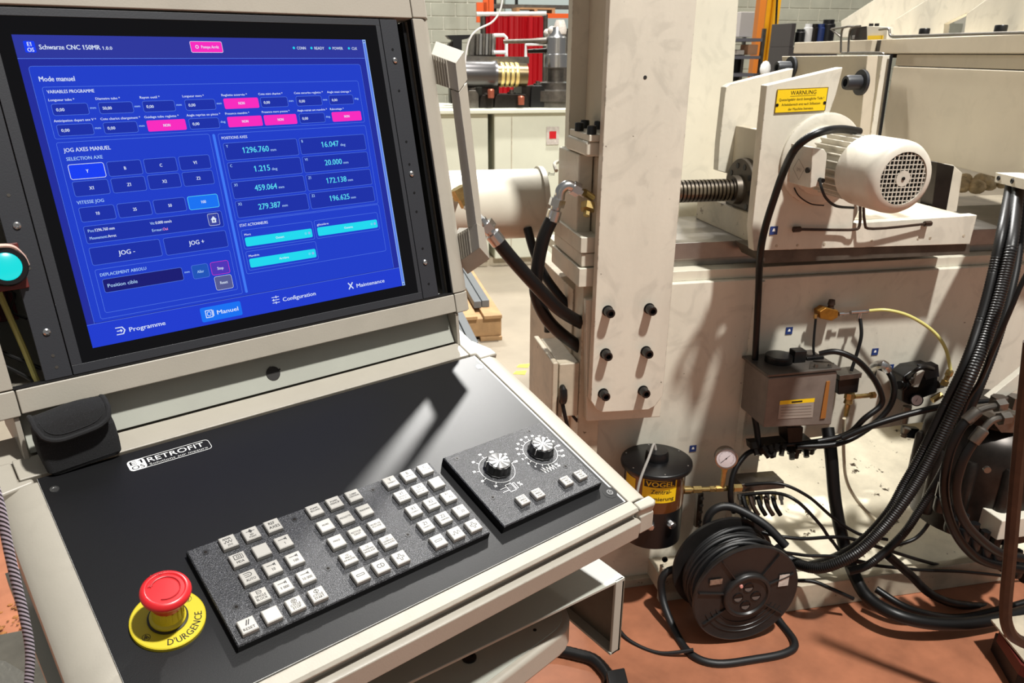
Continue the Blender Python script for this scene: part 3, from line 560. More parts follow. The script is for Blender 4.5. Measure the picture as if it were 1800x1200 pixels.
GA = [[[zig, sine, T('JOG', 0, 5, 1.9)], [('l', [(-4, -2.4), (4, -2.4)]), ('l', [(0, -5), (0, .2)]), ('l', [(-1, -3.4), (1, -3.4), (1, -1.4), (-1, -1.4), (-1, -3.4)], .6), T('REF', 0, 2.6, 1.7), T('POINT', 0, 5.2, 1.7)], [T('REF', -.5, -.9, 3.0), T('AXES', .3, 3.9, 3.0, 9.6)]],
      [disk+[T('MDA', .2, 4.8, 2.4)], [], inc('1')],
      [[('l', [(-4, -4.4), (1.6, -4.4), (3, -2.4), (1.6, -.4), (-3.4, -.4)], .5), ('l', [(-3.6, -2.4), (1, -2.4)]), T('AUTO', .2, 4.4, 2.4)], inc('10'), inc('100')],
      [[('l', [(-2.4, -5), (1.4, -5), (2.3, -3.7), (1.4, -1.8), (-2, -1.8), (-2, -5)]), ('l', [(-2, -3.4), (1.6, -3.4)]), T('SINGLE', 0, 1.8, 2.3, 9), T('BLOCK', 0, 5, 2.3, 9)], inc('1 000'), inc('10 000')]]
for r_ in range(4):
    for c_ in range(3): key(kp, 121.7+22.1*c_, 166.6+23.25*r_, 9, GA[r_][c_])
key(kp, 100, 259.3, 9, [('l', [(-1.4, .2), (1, -4.6)], .8), ('l', [(.4, .2), (2.8, -4.6)], .8), T('RESET', 0, 4.8, 2.4, 9.4)])
key(kp, 121.9, 259.3, 9, [])
key(kp, 144, 259.3, 9, [('l', [(2.3*cos(t*pi/6), -3+2.1*sin(t*pi/6)) for t in range(13)]), ('l', [(-1.3, -3.8), (1.3, -3.8), (0, -1.7), (-1.3, -3.8)]), T('CYCLE', 0, 2, 2.2, 8.4), T('STOP', 0, 5, 2.2, 7)])
key(kp, 165.9, 259.3, 9, [('l', [(0, -5.3), (2.4, -3), (0, -.8), (-2.4, -3), (0, -5.3)]), ('l', [(0, -4.6), (0, -1.4)], .6), T('CYCLE', 0, 2, 2.2, 8.4), T('START', 0, 5, 2.2, 8.4)])
GB = [[[T('POMPE', 0, -.6, 1.9), T('SECOND', 0, 2.2, 1.9, 9)], [T('POMPE', 0, -.6, 1.9), T('PRINCIP', 0, 2.2, 1.9, 9)], [T('LUBRIF', 0, -.6, 1.9), T('CENTRAL', 0, 2.2, 1.9, 10.4)]],
      [[T('MORS', 0, .6, 1.9)], [T('REGLETTE', 0, .6, 1.9, 10.5)], [T('MANDRIN', 0, .6, 1.9, 10)]],
      [[T('PINCE', 0, .6, 1.9)], [T('RETOUR', 0, -.6, 1.9, 9.6), T('GALET', 0, 2.2, 1.9)], [T('MORS DE', 0, -.6, 1.9, 9.6), T('POUSSE', 0, 2.2, 1.9, 9)]],
      [[T('CD', 0, -2.2, 1.8), T('PINCE', 0, .6, 1.8), T('INVALIDEE', 0, 3.3, 1.8, 10.5)], [T('CD', 0, -2.2, 1.8), T('MANDRIN', 0, .6, 1.8, 9.6), T('INVALIDEE', 0, 3.3, 1.8, 10.5)], [T('CD', 0, -2.2, 1.8), T('GENERALE', 0, .6, 1.8, 10.5), T('INVALIDEE', 0, 3.3, 1.8, 10.5)]],
      [minus, [T('CD', 0, 1.9, 4.2)], plus]]
GC = [[[T('Y', 0, -.6, 3.6), T('CHARIOT', 0, 2.6, 1.7, 9)], [T('B', 0, -.6, 3.6), T('CINTRAGE', 0, 2.4, 1.5, 9)], [T('C', 0, -.6, 3.4), T('ROTATION', 0, 2.4, 1.4, 9)]],
      [[T('V1', 0, -1, 3.4), T('PRESSION', 0, 1.8, 1.4, 9.4), T('REGL ACC', 0, 4.4, 1.5, 9.6)], [T('V1', 0, -1, 3.4), T('POSITION', 0, 1.8, 1.4, 9.4), T('REGL ACC', 0, 4.4, 1.5, 9.6)], []],
      [[T('X1', 0, -.2, 3.6), T('CHARIOT', 0, 3.2, 1.6, 9)], [T('X2', 0, -.2, 3.6), T('MANDRIN', 0, 3.2, 1.6, 9)], [T('X1', -1, -1.8, 2.7), T('X2', 1.4, 3, 2.7)]],
      [[T('Z1', 0, -.2, 3.6), T('CHARIOT', 0, 3.2, 1.6, 9)], [T('Z2', 0, -.2, 3.6), T('MANDRIN', 0, 3.2, 1.6, 9)], [T('Z1', -1, -1.8, 2.7), T('Z2', 1.4, 3, 2.7)]],
      [minus, [('l', [(-4.4+i*.5, 2.2*sin(i*.78)) for i in range(18)], .5)], plus]]
for G, x0 in ((GB, 210.2), (GC, 299.5)):
    for r_ in range(5):
        for c_ in range(3): key(kp, x0+22.15*c_, 166.6+23.1*r_, 9, G[r_][c_])
spn = [('l', [(-4.4, -3.6), (-1.4, -3.6), (-1.4, -2.2), (-4.4, -2.2), (-4.4, -3.6)], .3), ('l', [(-1, -2.9), (1.2, -2.9)], .3), ('l', [(2.8+1.5*cos(t*pi/5), -3+1.5*sin(t*pi/5)) for t in range(11)], .3)]
fed = [('l', [(-4.6+i*.8, -2.9+(.9 if i % 2 else -.9)) for i in range(8)], .3)]+spn[2:]
for a, g, s1, s2 in ((414.3, spn, 'SPINDLE', 'STOP'), (436.4, spn, 'SPINDLE', 'START'), (480, fed, 'FEED', 'STOP'), (502.4, fed, 'FEED', 'START')):
    key(kn, a, 255.4, 10.5, g+[T(s1, 0, 1.4, 1.8, 7 if s1 == 'SPINDLE' else None), T(s2, .4, 4.4, 1.8)], 6.4)
# dial prints
pr = MB()
def ring(a, b, r0, w_, a0=0, a1=360, h=10.62):
    n = 48; A = [DP(a+r0*cos(radians(a0+(a1-a0)*k/n)), b+r0*sin(radians(a0+(a1-a0)*k/n)), h) for k in range(n+1)]; B = [DP(a+(r0-w_)*cos(radians(a0+(a1-a0)*k/n)), b+(r0-w_)*sin(radians(a0+(a1-a0)*k/n)), h) for k in range(n+1)]
    pr.add(A+B, [(k, n+1+k, n+2+k, k+1) for k in range(n)], 0)
for (a, b, labels, st, en) in ((420.5, 201, ('50', '60', '70', '80', '90', '100', '110', '120'), 130, 360), (486.8, 201, ('0', '2', '4', '6', '8', '10', '20', '30', '40', '50', '60', '70', '80', '90', '100', '110', '120'), 105, 400)):
    ring(a, b, 21.5, .45, -20, 340)
    for i, s_ in enumerate(labels):
        t = radians(st+(en-st)*i/(len(labels)-1)); c_, s2 = cos(t), sin(t)
        pr.flat([DP(a+21.5*c_-.35*s2, b+21.5*s2+.35*c_, 10.62), DP(a+21.5*c_+.35*s2, b+21.5*s2-.35*c_, 10.62), DP(a+24.5*c_+.35*s2, b+24.5*s2-.35*c_, 10.62), DP(a+24.5*c_-.35*s2, b+24.5*s2+.35*c_, 10.62)])
        text(pr, s_, DP(a+28*c_, b+28*s2+1.2, 10.62), Xw, -VD, .0031, 0, 'C', None, .09)
def pbar(P, w_=.5):
    for (x0, y0), (x1, y1) in zip(P, P[1:]):
        d_ = Vector((x1-x0, y1-y0, 0)).normalized()*w_/2; pr.flat([DP(x0-d_.y, y0+d_.x, 10.62), DP(x0+d_.y, y0-d_.x, 10.62), DP(x1+d_.y, y1-d_.x, 10.62), DP(x1-d_.y, y1+d_.x, 10.62)])
pbar([(404, 229), (413, 229)]); pbar([(404, 234), (413, 234)]); pbar([(413, 226), (421, 226), (421, 237), (413, 237), (413, 226)]); pbar([(422.5, 227), (422.5, 236), (425, 236), (425, 227), (422.5, 227)])
text(pr, '%', DP(428, 234.5, 10.62), Xw, -VD, .0062, 0, 'L', None, .0)
pbar([(468+i*2.1, 228+(4 if i % 2 else -4)) for i in range(10)], .6); text(pr, '%', DP(489, 231, 10.62), Xw, -VD, .0066, 0, 'L', None, .0)
pr.build('dial_print', INKW, dk, normals=False)
for a, b, nm in ((420.5, 201, 0), (486.8, 201, 1)):
    k = MB(); n = 60; prof = []
    for h, base in ((10.5, 16), (12.5, 16), (13, 15.2), (22.5, 14.2), (23.3, 13.4)):
        prof.append([DP(a+(base+.45*cos(12*2*pi*i/n))*cos(2*pi*i/n), b+(base+.45*cos(12*2*pi*i/n))*sin(2*pi*i/n), h) for i in range(n)])
    for A, B in zip(prof, prof[1:]): k.loft(A, B, 0, False)
    k.flat(prof[-1], 0); k.flat(prof[0][::-1], 0)
    k = k.build('rotary_knob', BLK, dk, sharp=50)
    m_ = MB(); nf = 40; V_ = [DP(a, b, 24.0)]+[DP(a+11.8*cos(2*pi*i/nf), b+11.8*sin(2*pi*i/nf), 23.8+(.45 if i % 4 == 0 else (-.1 if i % 4 == 2 else .15))) for i in range(nf)]+[DP(a+12*cos(2*pi*i/nf), b+12*sin(2*pi*i/nf), 23.2) for i in range(nf)]; m_.add(V_, [(0, 1+i, 1+(i+1) % nf) for i in range(nf)]+[(1+i, 1+nf+i, 1+nf+(i+1) % nf, 1+(i+1) % nf) for i in range(nf)]) 
    m_.build('knob_cap', mat('spun_aluminium', (215, 215, 215), .2, metal=1), k, sharp=.3)
    m_ = MB(); t = radians(160 if nm else 200); m_.box(DP(a+13*cos(t), b+13*sin(t), 23.4), (Xw*cos(t)+VD*sin(t))*.0025, (Xw*-sin(t)+VD*cos(t))*.0006, ND*-.008); m_.build('pointer_line', INKW, k)

# support: channel, rounded arm, pedestal
m_ = MB(); c0 = Vector((.04, .560, .86)); c1 = Vector((.616, .519, .86)); back = Vector((.02, .27, 0))
m_.prism([c0, c1, c1+back, c0+back], Z*-.004);  m_.prism([c1-Z*.108, c1+back-Z*.108, c1+back-Z*.108-Xw*.018, c1-Z*.108-Xw*.018], Z*-.004); m_.prism([c0+back, c1+back, c1+back-Z*.112, c0+back-Z*.112], Vector((0, .004, 0)))
m_.prism([c1-Xw*.001, c1-Xw*.001-Z*.112, c1-Xw*.016-Z*.112, c1-Xw*.016], Vector((0, .004, 0)))
m_.build('support_channel', GREYG, con, bevel=.001)
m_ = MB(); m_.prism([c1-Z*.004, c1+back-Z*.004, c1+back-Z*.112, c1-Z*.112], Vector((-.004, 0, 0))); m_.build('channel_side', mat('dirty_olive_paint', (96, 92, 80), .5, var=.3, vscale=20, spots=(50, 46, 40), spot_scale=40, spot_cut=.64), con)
m_ = MB()
def capsule(c, L, r, z, h, ang, mb, mi):
    P = []
    for k in range(13): t = radians(-90+15*k); P.append((r*cos(t), r*sin(t)))
    for k in range(13): t = radians(90+15*k); P.append((-L+r*cos(t), r*sin(t)))
    ca, sa = cos(ang), sin(ang); mb.prism([Vector((c[0]+x*ca-y*sa, c[1]+x*sa+y*ca, z)) for x, y in P], Z*h, mi)
capsule((.527, .593), .40, .050, .765, .036, radians(7), m_, 0)
arm = m_.build('swing_arm', BEIGE, con, bevel=.006, segs=3)
m_ = MB(); capsule((.527, .593), .40, .0405, .800, .0018, radians(7), m_, 0); m_.build('cover_plate', GREYG, arm, bevel=.0006)
for x, y, r_ in ((825, 1157, .0085), (968, 1072, .004), (940, 1107, .0022)): m_ = MB(); bolt(m_, qz(x, y, .8018), Z, r_, .003 if r_ > .003 else .0008); m_.build('arm_bolt', BLK, arm)
m_ = MB(); m_.box(Vector((.12, .60, .0)), Xw*.2, Vector((0, .16, 0)), Z*.766); m_.box(Vector((.02, .45, .004)), Xw*.42, Vector((0, .42, 0)), Z*.03); m_.box(Vector((.15, .62, .80)), Xw*.18, Vector((0, .12, 0)), Z*.156); m_.build('pedestal', BEIGE, con, bevel=.004)

# pouch lying on the top rail against the lower panel
pou = thing('fabric_pouch', DP(45, -15, 0), 'small black fabric pouch with flap, leaning on the console below the screen', 'pouch')
PL = lambda x, y: hit(x, y, Vector((0, fyp, 0)), Vector((0, 1, 0)))
fyp = DP(0, -14, 0).y
pw = MB(); rings = []
x0p, x1p = od.x+.010, od.x+.0795
zb = DP(0, -6, 0).z
for i, (z_, gy, inx, th) in enumerate(((0, .0, .004, .026), (.004, -.001, .0005, .029), (.018, .0005, -.0005, .029), (.034, .003, .0, .027), (.046, .008, .002, .022), (.053, .012, .004, .016), (.0575, .015, .007, .010))):
    sh = -.006*(z_/.06)
    P = [(x0p+inx+sh, fyp-.018+gy), (x1p-inx+sh*.4, fyp-.018+gy), (x1p-inx+sh*.4, fyp-.018+gy+th), (x0p+inx+sh, fyp-.018+gy+th)]
    Q = []
    for k in range(4):
        a, b, c = Vector((*P[k-1], 0)), Vector((*P[k], 0)), Vector((*P[(k+1) % 4], 0))
        for t in (0, .5, 1): u1 = b.lerp(a, .0055/(a-b).length); u2 = b.lerp(c, .0055/(c-b).length); Q.append((u1.lerp(b, t) if t < .5 else (u1+u2)/2*.5+b*.5 if t == .5 else u2))
    rings.append([Vector((v.x, v.y, zb+z_+.003*sin(v.x*60))) for v in Q])
for A, B in zip(rings, rings[1:]): pw.loft(A, B, 0, False)
pw.flat(rings[0][::-1]); pw.flat(rings[-1])
pw.build('bag_body', FABRIC, pou, sharp=80)
def flapP(u, v, o=0):                                 # u across -1..1, v from the back edge 0 to the tip 1
    zz = [.0565, .0590, .0590, .0530, .0440, .0355, .027]; gy = [.024, .016, .008, .001, -.003, -.0055, -.006]
    k = min(v*6, 5.999); i = int(k); f_ = k-i; z_ = zz[i]*(1-f_)+zz[i+1]*f_; g_ = gy[i]*(1-f_)+gy[i+1]*f_
    xm = (x0p+x1p)/2; hw = (x1p-x0p)/2-.002; sh = -.004*(z_/.06)
    return Vector((xm+hw*u+sh, fyp-.018+g_-o, zb+z_+o+.003*sin((xm+hw*u)*60)))
fl = MB(); NU, NV = 16, 14; V_ = []
def vmax(u): return .50+.36*max(0, 1-abs(u)**2.6)**.5
for o in (0.0005, .0022):
    for i in range(NU+1):
        u = -1+2*i/NU
        for j in range(NV+1): V_.append(flapP(u, vmax(u)*j/NV, o))
nn = (NU+1)*(NV+1); F_ = [(i*(NV+1)+j, (i+1)*(NV+1)+j, (i+1)*(NV+1)+j+1, i*(NV+1)+j+1) for i in range(NU) for j in range(NV)]
fl.add(V_, F_+[tuple(nn+k for k in f) for f in F_]); fl.build('flap', FABRIC, pou, sharp=80)
bd = MB(); P = [flapP(-1, vmax(-1)*t/8, .0015) for t in range(8)]+[flapP(-1+2*i/24, vmax(-1+2*i/24), .0015) for i in range(25)]+[flapP(1, vmax(1)*t/8, .0015) for t in range(7, -1, -1)]
bd.tube(P, .0026, 8); bd.build('binding', FABR2, pou)
bd = MB(); P = [flapP(-.86, .5*t/8, .002) for t in range(8)]+[flapP((-1+2*i/24)*.86, vmax(-1+2*i/24)*.9, .0024) for i in range(25)]+[flapP(.86, .5*t/8, .002) for t in range(7, -1, -1)]
bd.tube(P, .0005, 6); bd.build('stitching', FABR2, pou)

# ------------------------------------------------------------------ tube bending machine
mach = thing('tube_bending_machine', W(1.5, 2.0, 0), 'large cream-painted tube bending machine with steel bed and tall column', 'machine')
def part(mb, name, m=None, par=None, bevel=.002, **k): return mb.build(name, m or CREAM, par or mach, bevel=bevel, **k)
def plate(name, pts, D, th, m=None, par=None, bevel=.002):
    mb = MB(); mb.prism([q(x, y, D) for x, y in pts], Dy*th); return part(mb, name, m, par, bevel)
def boxW(mb, m0, m1, d0, d1, z0, z1, mi=0): mb.box(W(m0, d0, z0), Mx*(m1-m0), Dy*(d1-d0), Z*(z1-z0), mi); return mb
# bed
mb = MB(); mb.prism([W(.585, 1.80, 0), W(1.115, 1.80, 0), W(1.115, 1.80, .425), W(2.25, 1.80, .47), W(2.25, 1.80, 0), W(3.6, 1.80, 0), W(3.6, 1.80, .915), W(.585, 1.80, .915)], Dy*.19)
part(mb, 'bed_frame', bevel=.004)
part(boxW(MB(), .60, 3.6, 1.815, 2.3, .915, .942), 'bed_ledge', CREAMC)
mb = MB(); boxW(mb, .60, 3.6, 1.86, 2.16, .942, .962); boxW(mb, .60, 3.6, 1.85, 2.18, .962, 1.006); part(mb, 'guide_rail', RAILS, bevel=.0015)
part(MB().prism([W(1.03, 1.80, .02), W(1.045, 1.788, .02), W(1.06, 1.80, .02)], Z*.89), 'weld_seam', CREAM)
mb = MB(); boxW(mb, .60, 1.10, 1.78, 1.80, 0.0, .03); part(mb, 'base_strip', CREAMD)
mb = MB(); boxW(mb, .80, .90, 1.70, 1.80, .03, .085); boxW(mb, .80, .90, 1.70, 1.72, .0, .12); part(mb, 'levelling_foot', CREAMD)
mb = MB(); mb.lathe(q(1168, 982, 1.70), -Dy, [(.008, 0), (.008, .006), (.004, .006), (.004, .001)], 12); part(mb, 'foot_bolt', BLK, bevel=0)
# tray below the bed
mb = MB(); mb.prism([W(1.10, 1.60, .085), W(1.10, 1.75, .105), W(1.10, 2.42, .27), W(1.10, 2.42, .262), W(1.10, 1.75, .097), W(1.10, 1.612, .077)], Mx*2.3)
part(mb, 'drip_tray', TRAY, bevel=0)
mb = MB(); boxW(mb, 1.10, 3.4, 1.585, 1.612, .004, .088); part(mb, 'tray_lip', CREAMD, bevel=.003)
mb = MB(); boxW(mb, 1.10, 3.4, 1.612, 2.42, .004, .02); boxW(mb, 1.10, 3.4, 2.40, 2.42, .02, .262); part(mb, 'tray_base', CREAMD, bevel=0)
mb = MB(); mb.prism([W(2.0, 1.62, .09), W(2.6, 1.62, .09), W(2.6, 2.3, .2), W(2.0, 2.3, .22)], Z*.2); part(mb, 'pump_plinth', CREAMD)
# column
col = MB(); 
cp = [q(1040, 700, 1.68), q(1062, 726, 1.68), q(1140, 721, 1.68), q(1160, 698, 1.68)]
def cM(m, z): return W(m, 1.68, z)
col.prism([cM(.559, .665), cM(.575, .64), cM(.590, .630), cM(.712, .626), cM(.730, .635), cM(.748, .662), cM(.748, 1.74), cM(.559, 1.74)], Dy*.026)
part(col, 'column_front_plate', CREAM, bevel=.0025)
part(boxW(MB(), .600, .625, 1.706, 1.95, 1.20, 1.74), 'column_web', CREAM_SHADE)
part(boxW(MB(), .559, .748, 1.95, 1.985, .95, 1.74), 'column_rear_flange', CREAMC)
mb = MB(); mb.prism([q(1030, 527, 1.71), q(1050, 524, 1.71), q(1178, 517, 1.71), q(1161, 733, 1.71), q(1031, 741, 1.71)], Dy*.085); part(mb, 'column_pad', CREAMC, bevel=.003)
for x, y in ((1074, 551), (1147, 547), (1070, 626), (1141, 622), (1066, 696), (1136, 691)):
    p = q(x-6, y-5, 1.68); mb = MB(); mb.lathe(p, -Dy, [(.0135, 0), (.0135, .0015)], 20); bolt(mb, p-Dy*.0015, -Dy, .0115, .024); part(mb, 'column_bolt', BLK, bevel=0)
mb = MB(); mb.lathe(q(1134, 136, 1.68), -Dy, [(.004, 0), (.004, .0006)], 12); part(mb, 'drilled_hole', DARKIN, bevel=0)
mb = MB(); mb.prism([q(x, y, 2.25) for x, y in ((1220, -80), (1304, -80), (1270, 420), (1190, 420))], Dy*.07); part(mb, 'rear_column', CREAMC, bevel=.003)
mb = MB(); mb.prism([q(x, y, 2.10) for x, y in ((1206, -60), (1219, -60), (1212, 64), (1203, 64))], Dy*.03); part(mb, 'rear_bracket', CREAM)
# clamping head left of the column
mb = MB(); boxW(mb, .538, .600, 1.712, 1.87, 1.272, 1.287); part(mb, 'clamp_top_plate', CREAMC)
mb = MB(); boxW(mb, .533, .600, 1.715, 1.88, 1.240, 1.272); part(mb, 'clamp_block', CREAMC, bevel=.006)
mb = MB(); boxW(mb, .535, .57, 1.775, 1.95, 1.04, 1.238); part(mb, 'bearing_block', CREAMC, bevel=.004)
mb = MB(); boxW(mb, .572, .60, 1.735, 1.90, 1.05, 1.238); part(mb, 'bearing_block', CREAMD, bevel=.006)
for x, y in ((1018, 222), (1040, 228), (1052, 219), (1028, 217)):
    p = qz(x, y+8, 1.287); mb = MB(); bolt(mb, p, Z, .0105, .018); part(mb, 'clamp_bolt', BLK, bevel=0)
for z0, z1, o in ((1.025, 1.062, .0), (.992, 1.023, .004), (.945, .990, -.002)):
    mb = MB(); boxW(mb, .528+o, .60, 1.712+o, 1.96, z0, z1); part(mb, 'slide_plate', CREAMC, bevel=.002)
part(boxW(MB(), .545, .60, 1.73, 1.80, .30, .945), 'column_foot', CREAMD)
part(boxW(MB(), .54, .584, 1.80, 2.25, .0, .914), 'end_wall', CREAMD)
# ball screw
mb = MB(); prof = []; m0, m1, n = .76, 1.03, 25
for i in range(n): h = (m1-m0)*i/n; pp = (m1-m0)/n; prof += [(.0285, h), (.0285, h+pp*.62), (.0225, h+pp*.68), (.0225, h+pp*.94)]
mb.lathe(W(m0, 1.93, 1.122), Mx, prof, 28); part(mb, 'ball_screw', mat('dark_screw_steel', (118, 110, 100), .28, metal=1), bevel=0)
mb = MB(); mb.lathe(W(1.022, 1.93, 1.122), Mx, [(.078, 0), (.080, .003), (.080, .018)], 48)
for k in range(10): t = 2*pi*k/10; mb.lathe(W(1.022, 1.93+.062*cos(t), 1.122+.062*sin(t)), -Mx, [(.0075, 0), (.0075, .0015)], 10, 1)
mb.lathe(W(1.022, 1.93, 1.122), -Mx, [(.038, 0), (.036, .02)], 28, 0); part(mb, 'screw_flange', [mat('oily_flange_steel', (84, 76, 66), .4, metal=.5, var=.3, vscale=30), BLK], bevel=0)
# saddle with bracket plates
sad = plate('saddle_plate', [(1348, 150), (1482, 118), (1470, 165), (1457, 203), (1497, 222), (1528, 262), (1530, 330), (1510, 370), (1500, 392), (1718, 378), (1705, 429), (1325, 441), (1322, 400)], 1.70, .028, CREAM)
part(MB().prism([W(1.012, 1.73, 1.006), W(1.55, 1.73, 1.006), W(1.55, 1.73, 1.075), W(1.012, 1.73, 1.075)], Dy*.42), 'saddle_body', CREAMD)
plate('slide_shoe', [(1332, 441), (1705, 429), (1704, 447), (1344, 463)], 1.71, .12, mat('worn_cast_shoe', (96, 88, 78), .5, metal=.3, var=.4, vscale=20), bevel=.001)
plate('rear_bracket_plate', [(1276, 153), (1285, 147), (1395, 120), (1380, 200), (1370, 330), (1262, 300), (1265, 250)], 2.02, .03, CREAM)
mb = MB(); boxW(mb, 1.04, 1.065, 1.73, 2.02, 1.0, 1.275); part(mb, 'cross_plate', CREAM_SHADE)
Mh = q(1525, 98, 1.86).dot(Mx)
mb = MB(); mb.prism([qm(x, y, Mh) for x, y in ((1374, 99), (1525, 97), (1509, 250), (1385, 250))], Mx*.03); part(mb, 'head_plate', CREAM_SHADE)
plate('dark_seam', [(1566, 95), (1570, 95), (1549, 238), (1545, 238)], 1.93, .004, BLK, bevel=0)
plate('head_rib', [(1525, 97), (1543, 98), (1538, 160), (1528, 232), (1507, 215), (1516, 160)], 1.88, .03, CREAM)
plate('head_rib', [(1552, 97), (1566, 97), (1545, 250), (1530, 240)], 1.94, .05, CREAM)
for x, y in ((1516, 145), (1392, 119)):
    mb = MB(); p = qm(x, y, Mh); mb.lathe(p, -Mx, [(.030, 0), (.030, .008)], 28); bolt(mb, p-Mx*.008, -Mx, .0175, .040); part(mb, 'pivot_bolt', DARKPL, bevel=0)
# curved motor seat
mb = MB(); mb.lathe(W(1.10, 1.70, 1.225), -Dy, [(.104, 0), (.104, .006), (.098, .010), (.084, .010)], 48); part(mb, 'motor_seat', CREAM, bevel=0)
for pts in (((1400, 403, 1.69), (1480, 404, 1.69), (1500, 403, 1.685), (1511, 396, 1.685), (1512, 345, 1.69)), ((1518, 345, 1.685), (1520, 390, 1.68), (1535, 402, 1.68), (1630, 393, 1.69))):
    mb = MB(); mb.tube([q(*p) for p in pts], .0035, 8, sub=4); mb.lathe(q(*pts[0 if pts[0][0] < 1510 else -1])+Mx*-.008, Mx, [(.007, 0), (.007, .018)], 6); part(mb, 'lubrication_pipe', RUST, bevel=0)
for x, y in ((1449, 429), (1402, 431), (1365, 432), (1532, 423), (1614, 419), (1635, 418), (1694, 414)):
    mb = MB(); mb.lathe(q(x, y, 1.70), -Dy, [(.0035, 0), (.0035, .0008), (.0015, .0008)], 10); part(mb, 'set_screw', CREAMD, bevel=0)
# warning sign
sg = MB(); s0, s1, s3 = q(1366, 157, 1.699), q(1456, 153, 1.699), q(1362, 199, 1.699)
su = (s1-s0); sv = (s3-s0); wS, hS = su.length, sv.length; su.normalize(); sv.normalize(); sv = Vector((0, 0, -1))
O = lambda x, y, n=.0: s0+su*(x*wS)+sv*(y*hS)-Dy*n
sg.prism([O(0, 0), O(1, 0), O(1, 1), O(0, 1)], -Dy*.0012, 0)
def stx(s_, x, y, c, wd, al='L'): text(sg, s_, O(x, y, .0014), su, -sv, c*hS, 1, al, wd*wS, .02)
stx('WARNUNG', .27, .26, .17, .50); sg.flat([O(.27, .31, .0014), O(.77, .31, .0014), O(.77, .325, .0014), O(.27, .325, .0014)], 1)
stx('Quetschgefahr durch bewegliche Teile !', .06, .50, .11, .88); stx('Arbeitsbereich erst nach Stillsetzen', .12, .71, .11, .76); stx('der Maschine betreten.', .26, .91, .11, .50)
for x in (.035, .965): sg.lathe(O(x, .66), -Dy, [(.0035, 0), (.0035, .002)], 10, 2)
for a, b, c, d in ((0, 0, 1, .02), (0, .98, 1, 1), (0, 0, .012, 1), (.988, 0, 1, 1)): sg.flat([O(a, b, .0014), O(c, b, .0014), O(c, d, .0014), O(a, d, .0014)], 1)
sg.build('warning_sign', [YELSIGN, INK, STEELD], mach)['label'] = 'yellow warning plate with black German lettering'
# blue stickers
for x, y, D in ((1360, 405, 1.699), (1387, 581, 1.799), (1538, 618, 1.799), (1565, 646, 1.799), (1218, 788, 1.799)):
    mb = MB(); p = q(x, y, D); mb.box(p-Mx*.010-Z*.010, Mx*.020, -Dy*.0008, Z*.020); mb.flat([p+Mx*a+Z*b-Dy*.001 for a, b in ((-.004, -.002), (.004, -.002), (.002, .005), (-.002, .005))], 1); part(mb, 'blue_sticker', [BLUE, INKW], bevel=0)
# swivelling arm box (runs toward the viewer)
Rr = Vector((cos(YAW), sin(YAW), 0)); Fh = Vector((-sin(YAW), cos(YAW), 0))
def boxL(l0, l1, f0, f1, z0, z1): return MB().box(Rr*l0+Fh*f0+Z*z0, Rr*(l1-l0), Fh*(f1-f0), Z*(z1-z0))
part(boxL(1.35, 1.95, 2.00, 2.995, 1.137, 1.412), 'arm_box', CREAM_SHADE, bevel=.003)
part(boxL(1.353, 1.95, 2.00, 2.99, 1.4150, 1.4515), 'arm_cover', CREAM_SHADE, bevel=.002)
part(boxL(1.358, 1.94, 2.01, 2.98, 1.4120, 1.4150), 'arm_gasket', BLK, bevel=0)
part(boxL(1.358, 1.94, 2.01, 2.98, 1.4515, 1.4540), 'arm_gasket', BLK, bevel=0)
part(boxL(1.345, 1.95, 2.00, 3.12, 1.454, 1.502), 'arm_top_slab', CREAM_SHADE, bevel=.003)
part(boxL(1.345, 1.95, 3.20, 4.07, 1.454, 1.502), 'arm_top_slab', CREAM_SHADE, bevel=.003)
part(boxL(1.365, 1.95, 3.10, 3.22, 1.440, 1.500), 'dark_spacer', STEELD, bevel=0)
def polyL(name, pts, L_, th, m=None):
    mb = MB(); mb.prism([hit(x, y, Rr*L_, Rr) for x, y in pts], Rr*th); return part(mb, name, m or CREAM)
for L_, P in ((1.62, ((1478, 37), (1545, -6), (1600, -20), (1700, -20), (1590, 40), (1573, 60), (1480, 66))), (1.52, ((1574, 34), (1660, -20), (1790, -20), (1660, 42), (1658, 62), (1570, 66))), (1.42, ((1699, 24), (1760, -20), (1900, -20), (1900, 58), (1694, 62)))):
    polyL('stiffening_rib', P, L_, .02)
for x, y in ((1624, 60), (1758, 56)):
    mb = MB(); bolt(mb, hit(x, y, Rr*1.39, Rr), Z, .017, .018); part(mb, 'cover_bolt', BLK, bevel=0)
mb = MB(); mb.prism([q(x, y, 1.86) for x, y in ((1648, 285), (1678, 292), (1662, 382), (1636, 382))], Dy*.05); part(mb, 'arm_post', STEELD)
mb = MB(); mb.prism([q(x, y, 1.90) for x, y in ((1676, 290), (1692, 304), (1682, 372), (1660, 376))], Dy*.05); part(mb, 'arm_post', CREAMC)
# hydraulic valve block with pipes on the arm
vb = MB(); p = hit(1497, 72, Rr*1.30, Rr); f_ = hit(1497, 72, Rr*1.30, Rr).dot(Fh)
vb.prism([hit(x, y, Rr*1.30, Rr) for x, y in ((1495, 49), (1523, 46), (1523, 70), (1495, 71))], Rr*.02, 0); vb.prism([hit(x, y, Rr*1.295, Rr) for x, y in ((1524, 46), (1560, 48), (1558, 69), (1524, 70))], Rr*.02, 1)
vb.prism([hit(x, y, Rr*1.29, Rr) for x, y in ((1525, 63), (1552, 62), (1551, 69), (1525, 70))], Rr*.002, 2)
text(vb, '000', hit(1497, 69, Rr*1.295, Rr), -Fh, Z, .014, 3, 'L', None, .02)
for x in (1531, 1541): vb.lathe(hit(x, 46, Rr*1.31, Rr), Z, [(.008, 0), (.008, .009)], 10, 4)
part(vb, 'valve_block', [STEELD, CREAMC, YELSIGN, INKW, BLK], bevel=0)
